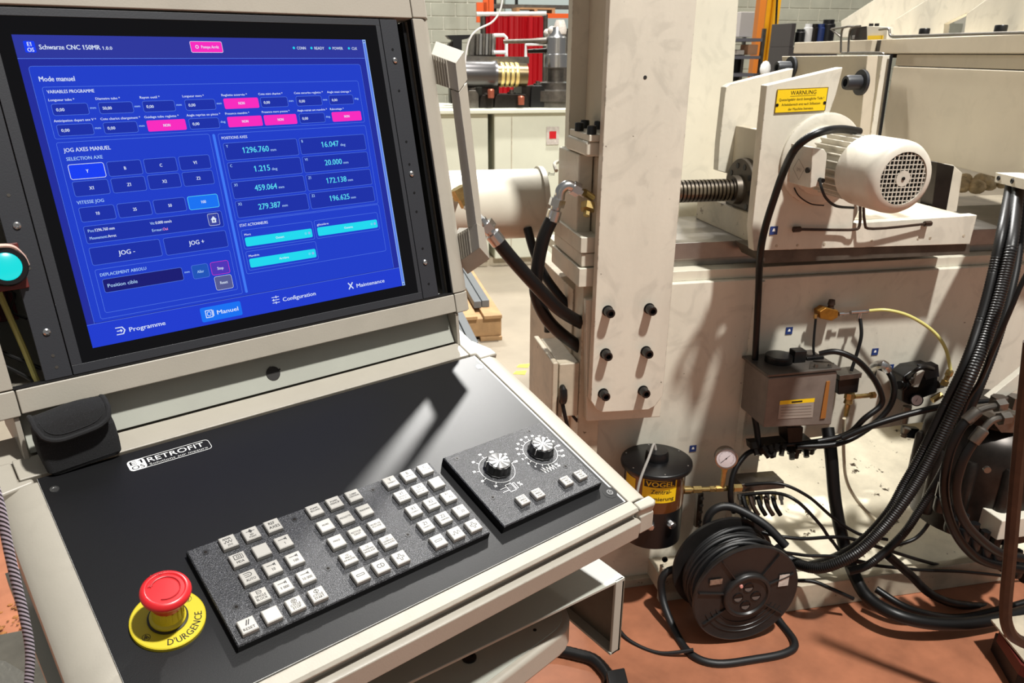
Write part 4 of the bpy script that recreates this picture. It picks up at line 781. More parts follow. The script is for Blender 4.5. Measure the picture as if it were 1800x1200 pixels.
for pts in (((1478, 92), (1480, 54), (1489, 47), (1500, 47)), ((1491, 92), (1494, 55), (1503, 47), (1512, 46)), ((1479, 66), (1464, 53), (1463, 51), (1485, 48)), ((1480, 93), (1535, 95), (1548, 98), (1545, 130), (1532, 232)), ((1546, 52), (1562, 51), (1565, 62), (1580, 64), (1700, 60), (1860, 56)), ((1490, 93), (1545, 93), (1553, 100), (1549, 130), (1537, 234))):
    mb = MB(); mb.tube([hit(x, y, Rr*1.285, Rr) for x, y in pts], .0042, 8, sub=5); part(mb, 'hydraulic_pipe', STEEL, bevel=0)
# clamp block for the hanging conduit
qL = lambda x, y, L_: hit(x, y, Rr*L_, Rr)
mb = MB(); mb.prism([qL(x, y, 1.27) for x, y in ((1750, 303), (1832, 321), (1830, 341), (1748, 320))], Rr*.085)
for x, y in ((1756, 313), (1780, 318)): bolt(mb, qL(x, y, 1.27), -Rr, .0065, .003, 1)
part(mb, 'conduit_clamp', [CREAM, BLK])
mb = MB(); mb.prism([q(x, y, 1.62) for x, y in ((1830, 620), (1800, 650), (1738, 700), (1760, 702), (1830, 660))], Dy*.02); part(mb, 'diagonal_stay', CREAM)

# ------------------------------------------------------------------ motor
mo = thing('electric_motor', W(1.10, 1.69, 1.13), 'white finned electric motor with round perforated fan cover', 'motor')
MC = lambda d, m=0, z=0: W(1.096+m, d, 1.223+z)
mb = MB(); mb.lathe(MC(1.69), -Dy, [(.078, 0), (.078, .014), (.060, .02), (.056, .05), (.056, .20)], 40); mb.build('motor_body', WHITEC, mo)
for k in range(26):
    t = 2*pi*k/26; d_ = Mx*cos(t)+Z*sin(t); s_ = Mx*-sin(t)+Z*cos(t)
    f_ = MB(); f_.box(MC(1.648)+d_*.054-s_*.0015, d_*(.015), s_*.003, -Dy*.145); f_.build('cooling_fin', WHITEC, mo, bevel=.0006, segs=1)
cw = MB(); cw.lathe(MC(1.525), -Dy, [(.0700, 0), (.0728, .002), (.0728, .095), (.0715, .108), (.067, .118), (.060, .123), (.0515, .1245), (.0515, .118)], 56, caps=False)
cw = cw.build('fan_cover', WHITEC, mo, sharp=50)
mb = MB(); mb.lathe(MC(1.415), -Dy, [(.0515, 0), (.0515, .001)], 40); mb.build('fan_recess', BLK, cw)
g_ = MB(); R_ = .0505; D0 = 1.402
for i in range(-7, 8):
    x = i*.0088; 
    if abs(x) < R_:
        h = sqrt(R_*R_-x*x); g_.box(MC(D0, x-.0009, -h), Mx*.0018, Dy*.002, Z*(2*h)); g_.box(MC(D0+.0002, -h, x-.0009), Mx*(2*h), Dy*.002, Z*.0018)
g_.lathe(MC(D0+.003), -Dy, [(.0155, 0), (.0155, .0032)], 24); g_.lathe(MC(D0+.003), -Dy, [(.0035, 0), (.0035, .005)], 12, 1)
gr = g_.build('guard_grille', [WHITEC, STEELD], cw); gr['kind'] = 'stuff'
mb = MB(); t0 = q(1428, 259, 1.53); mb.prism([q(1428, 259, 1.53), q(1449, 262, 1.53), q(1454, 270, 1.53), q(1450, 318, 1.53), q(1446, 325, 1.53), q(1424, 331, 1.53)], Dy*.085)
tb = mb.build('terminal_box', WHITEC, mo, bevel=.002)
mb = MB(); sf = lambda x, y: hit(x, y, t0-Mx*.0015, Mx)
for a, b in (((1404, 279), (1394, 296)), ((1394, 296), (1404, 316)), ((1404, 316), (1414, 297)), ((1414, 297), (1404, 279))):
    A, B = sf(*a), sf(*b); d_ = (B-A).normalized(); nn = d_.cross(Mx)*.0006; mb.flat([A+nn, A-nn, B-nn, B+nn])
c_ = sf(1404, 301); text(mb, 'EMU', c_, -Dy, Z, .007, 0, 'C', None, 0); mb.build('cast_emblem', mat('relief_grey', (120, 112, 100), .5), tb)
mb = MB(); mb.lathe(q(1421, 299, 1.53), -Mx-Dy*.2, [(.006, 0), (.006, .004), (.003, .004)], 12); mb.build('cover_screw', STEELD, tb)
mb = MB(); mb.lathe(q(1441, 316, 1.53), -Dy, [(.005, 0), (.005, .012)], 12); mb.tube([q(*p) for p in ((1441, 316, 1.515), (1444, 330, 1.50), (1452, 348, 1.50), (1470, 362, 1.52), (1500, 365, 1.56))], .003, 8, sub=6); mb.build('earth_cable', HOSE, tb)

# ------------------------------------------------------------------ cables and hoses
def cable(name, pts, r, label, m=None, group=None, seg=10, sub=10, rib=None, fit=None, cat='cable'):
    mb = MB(); P = [q(*p) if len(p) == 3 else p[0] for p in pts]; mb.tube(P, r, seg, sub=sub, rib=rib)
    o = mb.build(name, m or HOSE, None, sharp=60 if not rib else 40); tag(o, label, cat, group); return o
cable('motor_cable', [(1510, 231, 1.60), (1480, 227, 1.56), (1450, 230, 1.52), (1420, 242, 1.52), (1396, 264, 1.54), (1378, 300, 1.60), (1362, 345, 1.64), (1345, 400, 1.67), (1336, 450, 1.68), (1333, 520, 1.75), (1328, 620, 1.76), (1323, 700, 1.76), (1331, 760, 1.74), (1334, 800, 1.72)], .0085, 'thick black cable arching over the finned motor and hanging down past the saddle')
cable('thin_wire', [(1396, 330, 1.69), (1405, 345, 1.68), (1425, 358, 1.68), (1448, 361, 1.68)], .0016, 'thin dark wire looping under the motor terminal box', cat='wire')
tb_ = [((1790, 330), (1779, 420), (1762, 500), (1738, 580), (1706, 660), (1668, 740), (1632, 810), (1596, 870), (1550, 930), (1500, 975), (1440, 998), (1390, 985), (1362, 962)),
       ((1776, 330), (1762, 400), (1745, 480), (1724, 560), (1696, 640), (1660, 715), (1624, 790), (1590, 850), (1558, 905), (1500, 962), (1430, 992), (1385, 990)),
       ((1795, 340), (1790, 440), (1775, 520), (1752, 600), (1722, 680), (1690, 750), (1656, 830), (1620, 890), (1586, 940), (1530, 990), (1490, 1004))]
for i, P in enumerate(tb_):
    cable('corrugated_conduit', [(qL(P[0][0], P[0][1]-4, 1.305),)]+[(x, y, 1.50-.03*(i == 0)+.03*(i == 2)+(.13, .08, .04)[k] if k < 3 else 1.50-.03*(i == 0)+.03*(i == 2)+{len(P)-2: .19, len(P)-3: .14, len(P)-4: .05}.get(k, 0)*(i < 2)) for k, (x, y) in enumerate(P[1:])], (.0155, .0125, .0115)[i], ('thick ribbed black conduit nearest in the bundle hanging from the clamp', 'ribbed black conduit on the left side of the bundle hanging from the clamp', 'ribbed black conduit at the back right of the bundle hanging from the clamp')[i], CORR, 'conduits hanging from the clamp', 12, 34, .10, cat='conduit')
cable('black_cable', [(1830, 440, 1.45), (1800, 490, 1.45), (1776, 545, 1.45), (1748, 610, 1.46), (1722, 670, 1.48), (1700, 705, 1.5), (1680, 760, 1.5)], .0058, 'thin smooth black cable hanging at the right of the conduit bundle')
cable('hanging_hose', [(1455, 752, 1.74), (1461, 800, 1.70), (1468, 880, 1.66), (1482, 950, 1.62), (1502, 1010, 1.57), (1528, 1052, 1.50), (1580, 1082, 1.43), (1650, 1096, 1.40), (1730, 1092, 1.40), (1830, 1068, 1.42)], .0175, 'thick black hose dropping from the grey tank and sweeping across the red floor', m=HOSE, cat='hose', seg=14)
cable('floor_hose', [(1540, 1035, 1.52), (1600, 1070, 1.46), (1680, 1085, 1.47), (1760, 1070, 1.47), (1830, 1050, 1.47)], .010, 'thinner black hose lying just behind the thick floor hose', cat='hose')
cable('floor_hose', [(1560, 975, 1.53), (1600, 1010, 1.52), (1640, 1046, 1.5), (1700, 1064, 1.50), (1830, 1068, 1.52)], .012, 'black hose dropping from the conduit bundle onto the tray lip', cat='hose')
thin = [([(1290, 885, 1.70), (1330, 930, 1.64), (1400, 946, 1.6), (1480, 944, 1.6), (1540, 960, 1.6), (1620, 985, 1.6), (1720, 1010, 1.6), (1830, 1040, 1.6)], .0052, 'lowest long black cable curving right from the brass manifold'),
        ([(1300, 870, 1.70), (1360, 866, 1.66), (1400, 880, 1.62), (1440, 920, 1.6), (1462, 950, 1.6), (1500, 985, 1.58), (1600, 1000, 1.57), (1700, 1005, 1.57), (1830, 1020, 1.57)], .0048, 'black cable rising from the manifold then diving behind the thick hose'),
        ([(1310, 852, 1.70), (1370, 850, 1.66), (1420, 872, 1.63), (1465, 910, 1.62), (1510, 938, 1.6), (1560, 948, 1.58)], .0046, 'uppermost black cable leaving the manifold toward the conduits'),
        ([(1300, 900, 1.70), (1345, 958, 1.6), (1410, 975, 1.58), (1470, 978, 1.57), (1530, 990, 1.56)], .0046, 'short black cable behind the top of the cable reel'),
        ([(1648, 882, 1.6), (1635, 915, 1.6), (1610, 945, 1.6), (1575, 958, 1.6)], .0055, 'short curved black cable end beside the dark gearbox')]
for P, r, l in thin: cable('thin_cable', P, r, l, group='thin cables between manifold and gearbox')
cable('supply_cable', [(1400, 1020, 1.58), (1430, 1022, 1.56), (1460, 1034, 1.54), (1500, 1052, 1.52)], .0055, 'short thin black cable under the conduits right of the cable reel')
for P, r, l in (([(1330, 790, 1.72), (1310, 800, 1.70), (1290, 830, 1.68), (1284, 870, 1.66), (1290, 900, 1.66)], .0075, 'black hose curving behind the round pressure gauge'),
                ([(1440, 622, 1.70), (1470, 618, 1.68), (1505, 632, 1.66), (1532, 660, 1.66), (1548, 690, 1.66), (1548, 712, 1.66), (1520, 735, 1.66), (1490, 762, 1.68), (1440, 775, 1.7), (1370, 782, 1.72)], .0078, 'black hose arching from the grey tank lid down to the right'),
                ([(1545, 645, 1.74), (1563, 655, 1.70), (1572, 685, 1.68), (1560, 720, 1.68), (1520, 757, 1.68), (1470, 780, 1.68), (1400, 785, 1.7)], .0082, 'black hose from the silver elbow sweeping down left under the tank'),
                ([(1595, 665, 1.72), (1610, 650, 1.68), (1625, 645, 1.68), (1640, 648, 1.7)], .006, 'short black hose across the top of the filter regulator'),
                ([(1480, 770, 1.66), (1540, 745, 1.64), (1620, 722, 1.62), (1700, 708, 1.60), (1830, 700, 1.6)], .0085, 'long straight black hose rising right toward the hose fittings'),
                ([(1660, 718, 1.60), (1720, 714, 1.58), (1830, 712, 1.58)], .007, 'black hose end passing behind the conduits above the gearbox'),
                ([(1434, 560, 1.76), (1431, 590, 1.75), (1430, 615, 1.74), (1434, 632, 1.73)], .0034, 'thin black tube from the brass valve down to the tank'),
                ([(1512, 560, 1.76), (1514, 590, 1.74), (1505, 625, 1.73), (1496, 652, 1.72)], .0048, 'black tube hanging from the chrome tee fitting')):
    cable('rubber_hose', P, r, l, cat='hose', group='black hoses around the grey tank')
cable('yellow_tube', [(1528, 546, 1.76), (1560, 545, 1.74), (1600, 556, 1.72), (1640, 582, 1.70), (1662, 612, 1.68), (1671, 650, 1.66)], .0045, 'pale yellow plastic tube arching down to the filter regulator', TUBEY, cat='tube')
cable('drain_tube', [(1484, 735, 1.70), (1483, 800, 1.72), (1490, 850, 1.74), (1515, 890, 1.74), (1550, 922, 1.70)], .0048, 'milky plastic drain tube hanging below the tank', TUBEW, cat='tube')

# ------------------------------------------------------------------ hydraulic cylinder and hoses
hc = thing('hydraulic_cylinder', W(.2, 2.02, 1.0), 'large horizontal cream hydraulic cylinder beside the column', 'cylinder')
mb = MB(); mb.lathe(W(-.25, 2.02, 1.088), Mx, [(.0, 0), (.086, .0), (.088, .004), (.088, .755), (.084, .762)], 48, caps=False); mb.build('barrel', CREAMC, hc)
mb = MB(); mb.lathe(W(.50, 2.02, 1.088), Mx, [(.094, 0), (.094, .012), (.09, .014)], 48); mb.build('end_flange', CREAMC, hc)
mb = MB(); mb.tube([q(978, 300, 1.93), q(975, 288, 1.96), q(985, 284, 1.99), q(992, 292, 1.99)], .005, 8, sub=4); mb.build('eyelet', CREAMC, hc)
mb = MB(); c_ = q(964, 309, 1.935); text(mb, 'Pmf', c_, Mx, Z, .009, 0, 'L', None, 0); mb.build('pen_mark', INK, hc)
def fitting(P, r, name='hose_fitting', par=None, m=CHROME):
    mb = MB(); A, B = P[0], P[-1]; d_ = (B-A).normalized(); L_ = (B-A).length
    mb.lathe(A, d_, [(r*.8, 0), (r, L_*.05), (r, L_*.42), (r*.7, L_*.46), (r*.7, L_*.58)], 20); mb.lathe(A+d_*L_*.58, d_, [(r*1.15, 0), (r*1.15, L_*.26)], 6); mb.lathe(A+d_*L_*.84, d_, [(r*.7, 0), (r*.65, L_*.16)], 16)
    return mb.build(name, m, par)
h1 = thing('hydraulic_hose', q(970, 380, 1.86), 'black hydraulic hose with chrome elbow joined to the head beside the column', 'hose', 'hydraulic hoses at the cylinder')
mb = MB(); mb.tube([q(*p) for p in ((970, 385, 1.74), (955, 420, 1.74), (945, 470, 1.74), (942, 515, 1.74), (958, 555, 1.74), (985, 585, 1.75), (1030, 618, 1.77))], .0155, 14, sub=8); mb.build('rubber_hose', HOSE, h1)
fitting([q(970, 390, 1.74), q(983, 342, 1.74)], .0165, par=h1)
mb = MB(); mb.tube([q(*p) for p in ((983, 350, 1.74), (986, 334, 1.74), (998, 326, 1.74), (1014, 334, 1.74))], .0125, 12, sub=5); mb.lathe(q(1006, 329, 1.74), (q(1030, 342, 1.74)-q(1006, 329, 1.74)), [(.016, 0), (.016, .018), (.009, .019), (.009, .034)], 6); mb.build('elbow', CHROME, h1)
mb = MB(); mb.lathe(q(1027, 338, 1.73), (q(1050, 352, 1.75)-q(1027, 338, 1.73)), [(.0085, 0), (.0085, .03)], 12); mb.lathe(q(1034, 358, 1.72), (q(1030, 384, 1.70)-q(1034, 358, 1.72)), [(.017, 0), (.017, .016), (.008, .017), (.008, .03)], 6); mb.build('brass_port', BRASS, h1)
h2 = thing('hydraulic_hose', q(880, 430, 1.72), 'black hydraulic hose with silver crimp crossing diagonally behind the console handle', 'hose', 'hydraulic hoses at the cylinder')
mb = MB(); mb.tube([q(*p) for p in ((872, 420, 1.68), (900, 455, 1.68), (945, 505, 1.69), (985, 545, 1.71), (1030, 572, 1.76))], .0155, 14, sub=8); mb.build('rubber_hose', HOSE, h2)
fitting([q(878, 428, 1.68), q(846, 386, 1.68)], .0175, par=h2)
mb = MB(); mb.lathe(q(820, 362, 1.76), (q(806, 335, 1.76)-q(820, 362, 1.76)), [(.013, 0), (.013, .02), (.018, .021), (.018, .045)], 6); mb.tube([q(812, 348, 1.76), q(806, 345, 1.84), q(802, 345, 1.935)], .010, 10, sub=4); mb.build('brass_fitting', BRASS, h2)
mb = MB(); mb.tube([q(848, 389, 1.68), q(838, 378, 1.70), q(828, 368, 1.735), q(818, 360, 1.76)], .009, 10, sub=4); mb.build('connecting_tube', CHROME, h2)
cable('hydraulic_hose', [(927, 400, 1.95), (938, 440, 1.93), (955, 480, 1.9), (985, 522, 1.86), (1020, 560, 1.84)], .0115, 'thinner black hose behind the crossing of the two thick hydraulic hoses', cat='hose', group='hydraulic hoses at the cylinder')
# junction box
jb = thing('junction_box', W(.50, 1.85, .55), 'grey-cream junction box with black rotary handle left of the column', 'junction box')
mb = MB(); boxW(mb, .492, .545, 1.735, 1.93, .60, .745); mb.build('box_body', CREAMD, jb, bevel=.003)
mb = MB(); boxW(mb, .474, .489, 1.73, 1.935, .585, .752); mb.build('box_door', CREAMD, jb, bevel=.004)
mb = MB(); p = q(988, 690, 1.735); mb.tube([p+Z*.016, p-Dy*.012+Z*.012, p-Dy*.016-Z*.014, p-Dy*.004-Z*.022], [.007, .0095, .009, .007], 10, sub=4); mb.build('rotary_handle', BLK, jb)
mb = MB(); mb.tube([q(*p) for p in ((988, 705, 1.73), (993, 730, 1.72), (1000, 760, 1.72), (1010, 800, 1.72))], .005, 8, sub=4); mb.tube([q(*p) for p in ((1000, 722, 1.74), (1015, 740, 1.74), (1022, 742, 1.76))], .004, 8, sub=4); mb.build('box_cable', HOSE, jb)
mb = MB(); mb.lathe(qz(962, 583, .752), Z, [(.009, 0), (.009, .016), (.006, .02)], 12); mb.build('cable_gland', BLK, jb)

# ------------------------------------------------------------------ central lubrication pot
PC = W(.757, 1.705, .008)
pot = thing('lubricant_pot', PC+Z*.19, 'round black and amber lubricant pot with yellow lettered label', 'lubricator')
L3 = lambda r, h: (r, h)
mb = MB(); mb.lathe(PC, Z, [(.074, .230), (.079, .233), (.079, .25), (.078, .335), (.0775, .340)], 48); mb.build('pot_base', BLK, pot)
mb = MB(); mb.lathe(PC, Z, [(.0775, .340), (.0785, .350), (.0785, .445)], 48); mb.build('reservoir', BROWN, pot)
mb = MB(); mb.lathe(PC, Z, [(.086, .445), (.093, .447), (.094, .452), (.093, .458), (.090, .460), (.03, .462)], 48); 
lid = mb.build('pot_lid', BLK, pot, sharp=50)
mb = MB(); mb.lathe(PC, Z, [(.031, .461), (.030, .478), (.027, .487), (.0005, .489)], 32); mb.build('motor_cap', BLK, lid, sharp=50)
for k in range(6): t = 2*pi*k/6+.4; s_ = MB(); s_.lathe(PC+Mx*.083*cos(t)+Dy*.083*sin(t)+Z*.459, Z, [(.003, 0), (.002, .002)], 8); s_.build('lid_screw', CHROME, lid)
camth = atan2((CAM-PC).y, (CAM-PC).x)
def potw(x, z, r=.0792, th0=0): t = camth+th0+x/r; return PC+Vector((cos(t)*r, sin(t)*r, z))
lb = MB()
def patch(x0, x1, z0, z1, r, mi, th0=0, n=14):
    for i in range(n): a, b = x0+(x1-x0)*i/n, x0+(x1-x0)*(i+1)/n; lb.flat([potw(a, z0, r, th0), potw(b, z0, r, th0), potw(b, z1, r, th0), potw(a, z1, r, th0)], mi)
t0 = .12; patch(-.040, .052, .374, .441, .0792, 0, t0); patch(-.036, .048, .419, .438, .0794, 1, t0); patch(-.106, -.062, .380, .430, .0792, 0, t0)
text(lb, 'VOGEL', None, None, None, .0140, 0, 'C', .075, .06, wrap=lambda a, b: potw(a+.006, .4215+b, .0796, t0))
text(lb, 'Zentral-', None, None, None, .0120, 1, 'C', .054, .03, wrap=lambda a, b: potw(a+.010, .401+b, .0796, t0))
text(lb, 'schmierung', None, None, None, .0110, 1, 'C', .080, .03, wrap=lambda a, b: potw(a+.006, .381+b, .0796, t0))
lb.build('pot_label', [YELSIGN, INK], pot, normals=False)['label'] = 'yellow label with black lettering'
for dx in (-.01, .042):
    s_ = MB(); p = potw(dx, .308, .078, t0); d_ = (p-PC); d_.z = 0; d_.normalize(); s_.lathe(p, d_, [(.011, 0), (.011, .012), (.009, .015), (.003, .016)], 8); s_.build('plug', CHROME, pot)
s_ = MB(); s_.tube([PC+Z*.488+Mx*-.005, PC+Z*.505-Mx*.012, PC+Z*.49-Mx*.04-Dy*.04, PC+Z*.44-Mx*.075-Dy*.075, PC+Z*.36-Mx*.09-Dy*.09, PC+Z*.28-Mx*.085-Dy*.05], .0035, 8, sub=6); s_.build('grey_wire', mat('grey_pvc', (150, 146, 140), .4), pot)
mb = MB(); mb.box(PC+Z*.22+Dy*.06-Mx*.05, Mx*.1, Dy*.034, Z*.2); mb.build('mounting_bracket', BLK, pot)
# gauge with pipework
ga = thing('pressure_gauge', W(.97, 1.70, .35), 'round chrome pressure gauge with white dial on a brass pipe', 'gauge')
gp = q(1276, 804, 1.68); gd = (CAM-gp); gd.z *= .45; gd.normalize(); gd = (gd-Dy*.9).normalized()
gx = gd.cross(Z).normalized()*-1; gy_ = gx.cross(gd).normalized()*-1
if gy_.z < 0: gy_ = -gy_
mb = MB(); mb.lathe(gp-gd*.02, gd, [(.026, 0), (.028, .004), (.0285, .022), (.030, .024), (.030, .029), (.0265, .0295), (.0255, .026)], 40); mb.build('gauge_case', mat('stainless', (150, 142, 132), .25, metal=1), ga)
mb = MB(); mb.lathe(gp-gd*.02, gd, [(.0255, .0262), (.0250, .0264)], 40, 0)
F0 = gp+gd*.0068
for k in range(28): t = radians(-45+270*k/27); a_, b_ = -cos(t), sin(t); d_ = gx*a_+gy_*b_; s_ = d_.cross(gd); mb.flat([F0+d_*.021-s_*.0003, F0+d_*.021+s_*.0003, F0+d_*(.0185 if k % 3 else .017)+s_*.0003, F0+d_*(.0185 if k % 3 else .017)-s_*.0003], 1)
d_ = (gx*.72+gy_*.69); s_ = d_.cross(gd); mb.flat([F0-d_*.018-s_*.0009, F0-d_*.018+s_*.0009, F0+d_*.013+s_*.0004, F0+d_*.013-s_*.0004], 1); mb.lathe(F0, gd, [(.002, 0), (.002, .0006)], 10, 1)
mb.build('gauge_dial', [mat('dial_white', (214, 204, 206), .3), INK], ga)
mb = MB(); A = gp-Z*.028; mb.lathe(A, -Z, [(.009, 0), (.009, .012), (.007, .013), (.007, .06)], 8); mb.build('gauge_stem', BRASS, ga)
mb = MB(); a, b = q(1201, 861, 1.68), q(1302, 857, 1.68); d_ = (b-a).normalized(); L_ = (b-a).length
for i, (s0_, s1_, r_, sg_) in enumerate(((0, .12, .011, 12), (.12, .22, .007, 12), (.16, .30, .0105, 6), (.3, .55, .007, 12), (.45, .52, .009, 6), (.55, .68, .0095, 6), (.68, .95, .0075, 12), (.86, 1.0, .0115, 6))): mb.lathe(a+d_*L_*s0_, d_, [(r_, 0), (r_, L_*(s1_-s0_))], sg_)
mb.build('brass_pipe', BRASS, ga)
mb = MB(); a, b = q(1232, 868, 1.72), q(1227, 926, 1.76); mb.box(a-Mx*.008, Mx*.016, Dy*.014, b-a)
for t in (.1, .3, .5, .8, .95): p = a.lerp(b, t); mb.lathe(p+Mx*.002, -Dy, [(.005, 0), (.005, .008)], 8)
mb.build('distributor_bar', STEEL, ga)
mf = thing('distributor_manifold', q(1330, 880, 1.70), 'dirty steel lubrication manifold with brass fittings above the cable reel', 'manifold')
mb = MB(); mb.prism([q(x, y, 1.70) for x, y in ((1304, 851), (1378, 845), (1380, 858), (1305, 865))], Dy*.06); mb.build('manifold_block', STEEL, mf, bevel=.002)
for i in range(7):
    x = 1300+i*12; mb = MB(); mb.lathe(q(x, 868, 1.70), -Dy*.6-Z, [(.0065, 0), (.0065, .016), (.004, .017), (.004, .03)], 6); mb.build('outlet_fitting', BRASS if i % 2 else STEEL, mf)
for i in range(5):
    mb = MB(); x = 1306+i*13; mb.tube([q(x, 872, 1.69), q(x+5, 890, 1.67), q(x+14, 905, 1.66)], .0065, 8, sub=4); mb.build('outlet_hose', RUST if i % 2 else HOSE, mf)

# ------------------------------------------------------------------ cable reel
RC = W(.945, 1.50, .162)
rl = thing('cable_reel', W(.945, 1.56, 0), 'black plastic cable reel wound with black cable standing on the red floor', 'cable reel')
RP = lambda r, t, d: RC+Mx*(r*cos(t))+Z*(r*sin(t))+Dy*d
mb = MB(); mb.lathe(RC, -Dy, [(.144, -.010), (.146, -.006), (.146, .002), (.143, .0035), (.138, .001), (.06, .001)], 64); fr = mb.build('front_flange', REELB, rl, sharp=50)
mb = MB(); mb.lathe(RC+Dy*.135, -Dy, [(.144, -.006), (.146, 0), (.146, .006), (.06, .006)], 64); mb.build('rear_flange', REELB, rl, sharp=50)
mb = MB(); mb.lathe(RC, Dy, [(.075, .004), (.075, .13)], 32); mb.build('drum', BLK, rl)
for r_ in (.088, .103, .118):
    mb = MB(); mb.tube([RP(r_, radians(a), -.0015) for a in range(205, 336, 8)], .0016, 6); mb.build('ring_rib', REELB, fr)
for a in (20, 55, 125, 170, 215, 325): mb = MB(); t = radians(a); mb.box(RP(.066, t, -.006)-(-Mx*sin(t)+Z*cos(t))*.0015, (Mx*cos(t)+Z*sin(t))*.070, (-Mx*sin(t)+Z*cos(t))*.003, Dy*.006); mb.build('spoke', REELB, fr)
mb = MB(); mb.lathe(RC, -Dy, [(.066, .0), (.066, .010), (.062, .014), (.056, .014), (.053, .009), (.0005, .009)], 48); hub = mb.build('socket_hub', REELB, fr, sharp=50)
for a, b in ((0, .026), (-.026, -.002), (.024, -.004), (-.002, -.030)):
    mb = MB(); c_ = RC+Mx*a+Z*b-Dy*.009; mb.lathe(c_, -Dy, [(.0145, 0), (.0145, .002), (.0125, .0022), (.012, .0005)], 24); mb.flat([c_-Dy*.0018+Mx*(.011*cos(t))+Z*(.011*sin(t)) for t in [radians(x) for x in range(180, 361, 15)]], 1); mb.build('socket', [BLK, mat('socket_flap', (98, 92, 88), .4)], hub)
mb = MB(); mb.lathe(RC+Mx*-.022+Z*.034-Dy*.009, -Dy, [(.005, 0), (.004, .004)], 12); mb.build('reset_button', mat('pale_pink', (216, 150, 140), .4), hub)
mb = MB(); c_ = RP(.106, radians(17), -.004); mb.box(c_-Mx*.014-Z*.019, Mx*.028, -Dy*.0006, Z*.036); mb.build('paper_sticker', PAPER, fr)
mb = MB(); c_ = RP(.108, radians(150), -.004); mb.box(c_-Mx*.014-Z*.008, Mx*.034, -Dy*.0006, Z*.016); mb.build('foil_sticker', mat('silver_foil', (170, 165, 155), .3, metal=.8, var=.5, vscale=120), fr)
coils = 14
for i in range(coils):
    mb = MB(); d0 = .012+.108*(i+.5)/coils; P = []
    for k in range(48): t = 2*pi*k/48; P.append(RP(.122+.006*sin(i*2.3)+.004*sin(2*t+i), t, d0+.009*sin(t+i*1.7)+.003*sin(3*t+i)))
    mb.tube(P, .0062, 8, closed=True); mb.build('cable_winding', BLKM, rl)
mb = MB(); F1 = [W(.80, 1.45, .011), W(.86, 1.425, .011), W(1.04, 1.43, .011), W(1.075, 1.47, .011), W(1.07, 1.58, .02), W(1.00, 1.66, .04), W(.95, 1.66, .155)]
mb.tube([W(.95, 1.645, .155), W(.80, 1.66, .14), W(.78, 1.64, .07), W(.79, 1.55, .012), W(.80, 1.47, .011), W(.85, 1.43, .011), W(.95, 1.425, .011), W(1.04, 1.43, .011), W(1.085, 1.46, .011), W(1.09, 1.55, .011), W(1.07, 1.65, .05), W(1.0, 1.66, .15)], .0105, 12, sub=6); mb.build('stand_tube', BLKM, rl)
mb = MB(); mb.tube([W(.94, 1.655, .158), W(.90, 1.66, .26), W(.91, 1.66, .318), W(.96, 1.65, .33), W(1.03, 1.60, .30), W(1.08, 1.56, .25)], .0115, 12, sub=6); mb.build('carry_handle', BLKM, rl)
mb = MB(); mb.tube([W(.80, 1.47, .03), W(.72, 1.50, .008), W(.66, 1.56, .008), W(.64, 1.62, .02), W(.635, 1.64, .05)], .005, 8, sub=8); mb.lathe(W(.636, 1.64, .04), Vector((0, 0, 1)), [(.009, 0), (.013, .02), (.013, .04), (.008, .055)], 12); mb.build('lead_plug', BLKM, rl)

# ------------------------------------------------------------------ oil tank, valve, regulator
tk = thing('oil_tank', q(1400, 750, 1.70), 'dirty grey rectangular oil tank with orange sight glass and sticker', 'tank')
mb = MB(); mb.loft([q(x, y, 1.66) for x, y in ((1352, 664), (1473, 652), (1462, 747), (1342, 752))], [p+Dy*.13 for p in [q(x, y, 1.66) for x, y in ((1352, 664), (1473, 652), (1462, 747), (1342, 752))]]); mb.build('tank_body', TANK, tk, bevel=.005)
ltl = q(1352, 663, 1.655); ltr = q(1476, 651, 1.655); mb = MB(); mb.box(ltl-Mx*.004, (ltr-ltl)+Mx*.008, Dy*.14, Z*.007); mb.build('tank_lid', mat('lid_grey', (92, 86, 80), .35, metal=.4, var=.2, vscale=30), tk, bevel=.0015)
mb = MB(); p = qz(1368, 636, ltl.z+.006); mb.lathe(p, Z, [(.036, 0), (.036, .018), (.033, .021), (.0005, .021)], 28); mb.build('filler_cap', BLK, tk)
mb = MB(); mb.box(qz(1395, 640, ltl.z+.006), Mx*.034, Dy*.03, Z*.035); mb.box(qz(1418, 636, ltl.z+.006), Mx*.05, Dy*.02, Z*.012); mb.build('level_switch', BLK, tk, bevel=.002)
mb = MB(); mb.prism([qz(x, y, ltl.z+.007) for x, y in ((1422, 650), (1462, 648), (1466, 640), (1424, 638))], Z*.004); mb.lathe(qz(1434, 646, ltl.z+.01), Z, [(.006, 0), (.005, .01)], 8); mb.lathe(qz(1458, 643, ltl.z+.01), Z, [(.005, 0), (.004, .006)], 8); mb.build('cover_flange', STEEL, tk)
mb = MB(); T_ = lambda x, y, n=.001: q(x, y, 1.66)-Dy*n
mb.flat([T_(x, y) for x, y in ((1370, 705), (1431, 700), (1428, 733), (1367, 736))], 0); mb.flat([T_(x, y, .0012) for x, y in ((1371, 704), (1432, 699), (1431, 706), (1370, 711))], 1); mb.flat([T_(x, y, .0014) for x, y in ((1391, 705), (1410, 703), (1410, 706), (1391, 708))], 2)
for k in range(4): mb.flat([T_(1372, 715+k*5, .0013), T_(1426, 712+k*5, .0013), T_(1426, 713.2+k*5, .0013), T_(1372, 716.2+k*5, .0013)], 3)
mb.build('tank_sticker', [mat('aged_label', (150, 140, 130), .5), YELSIGN, INK, mat('label_lines', (120, 110, 100), .5)], tk, normals=False)
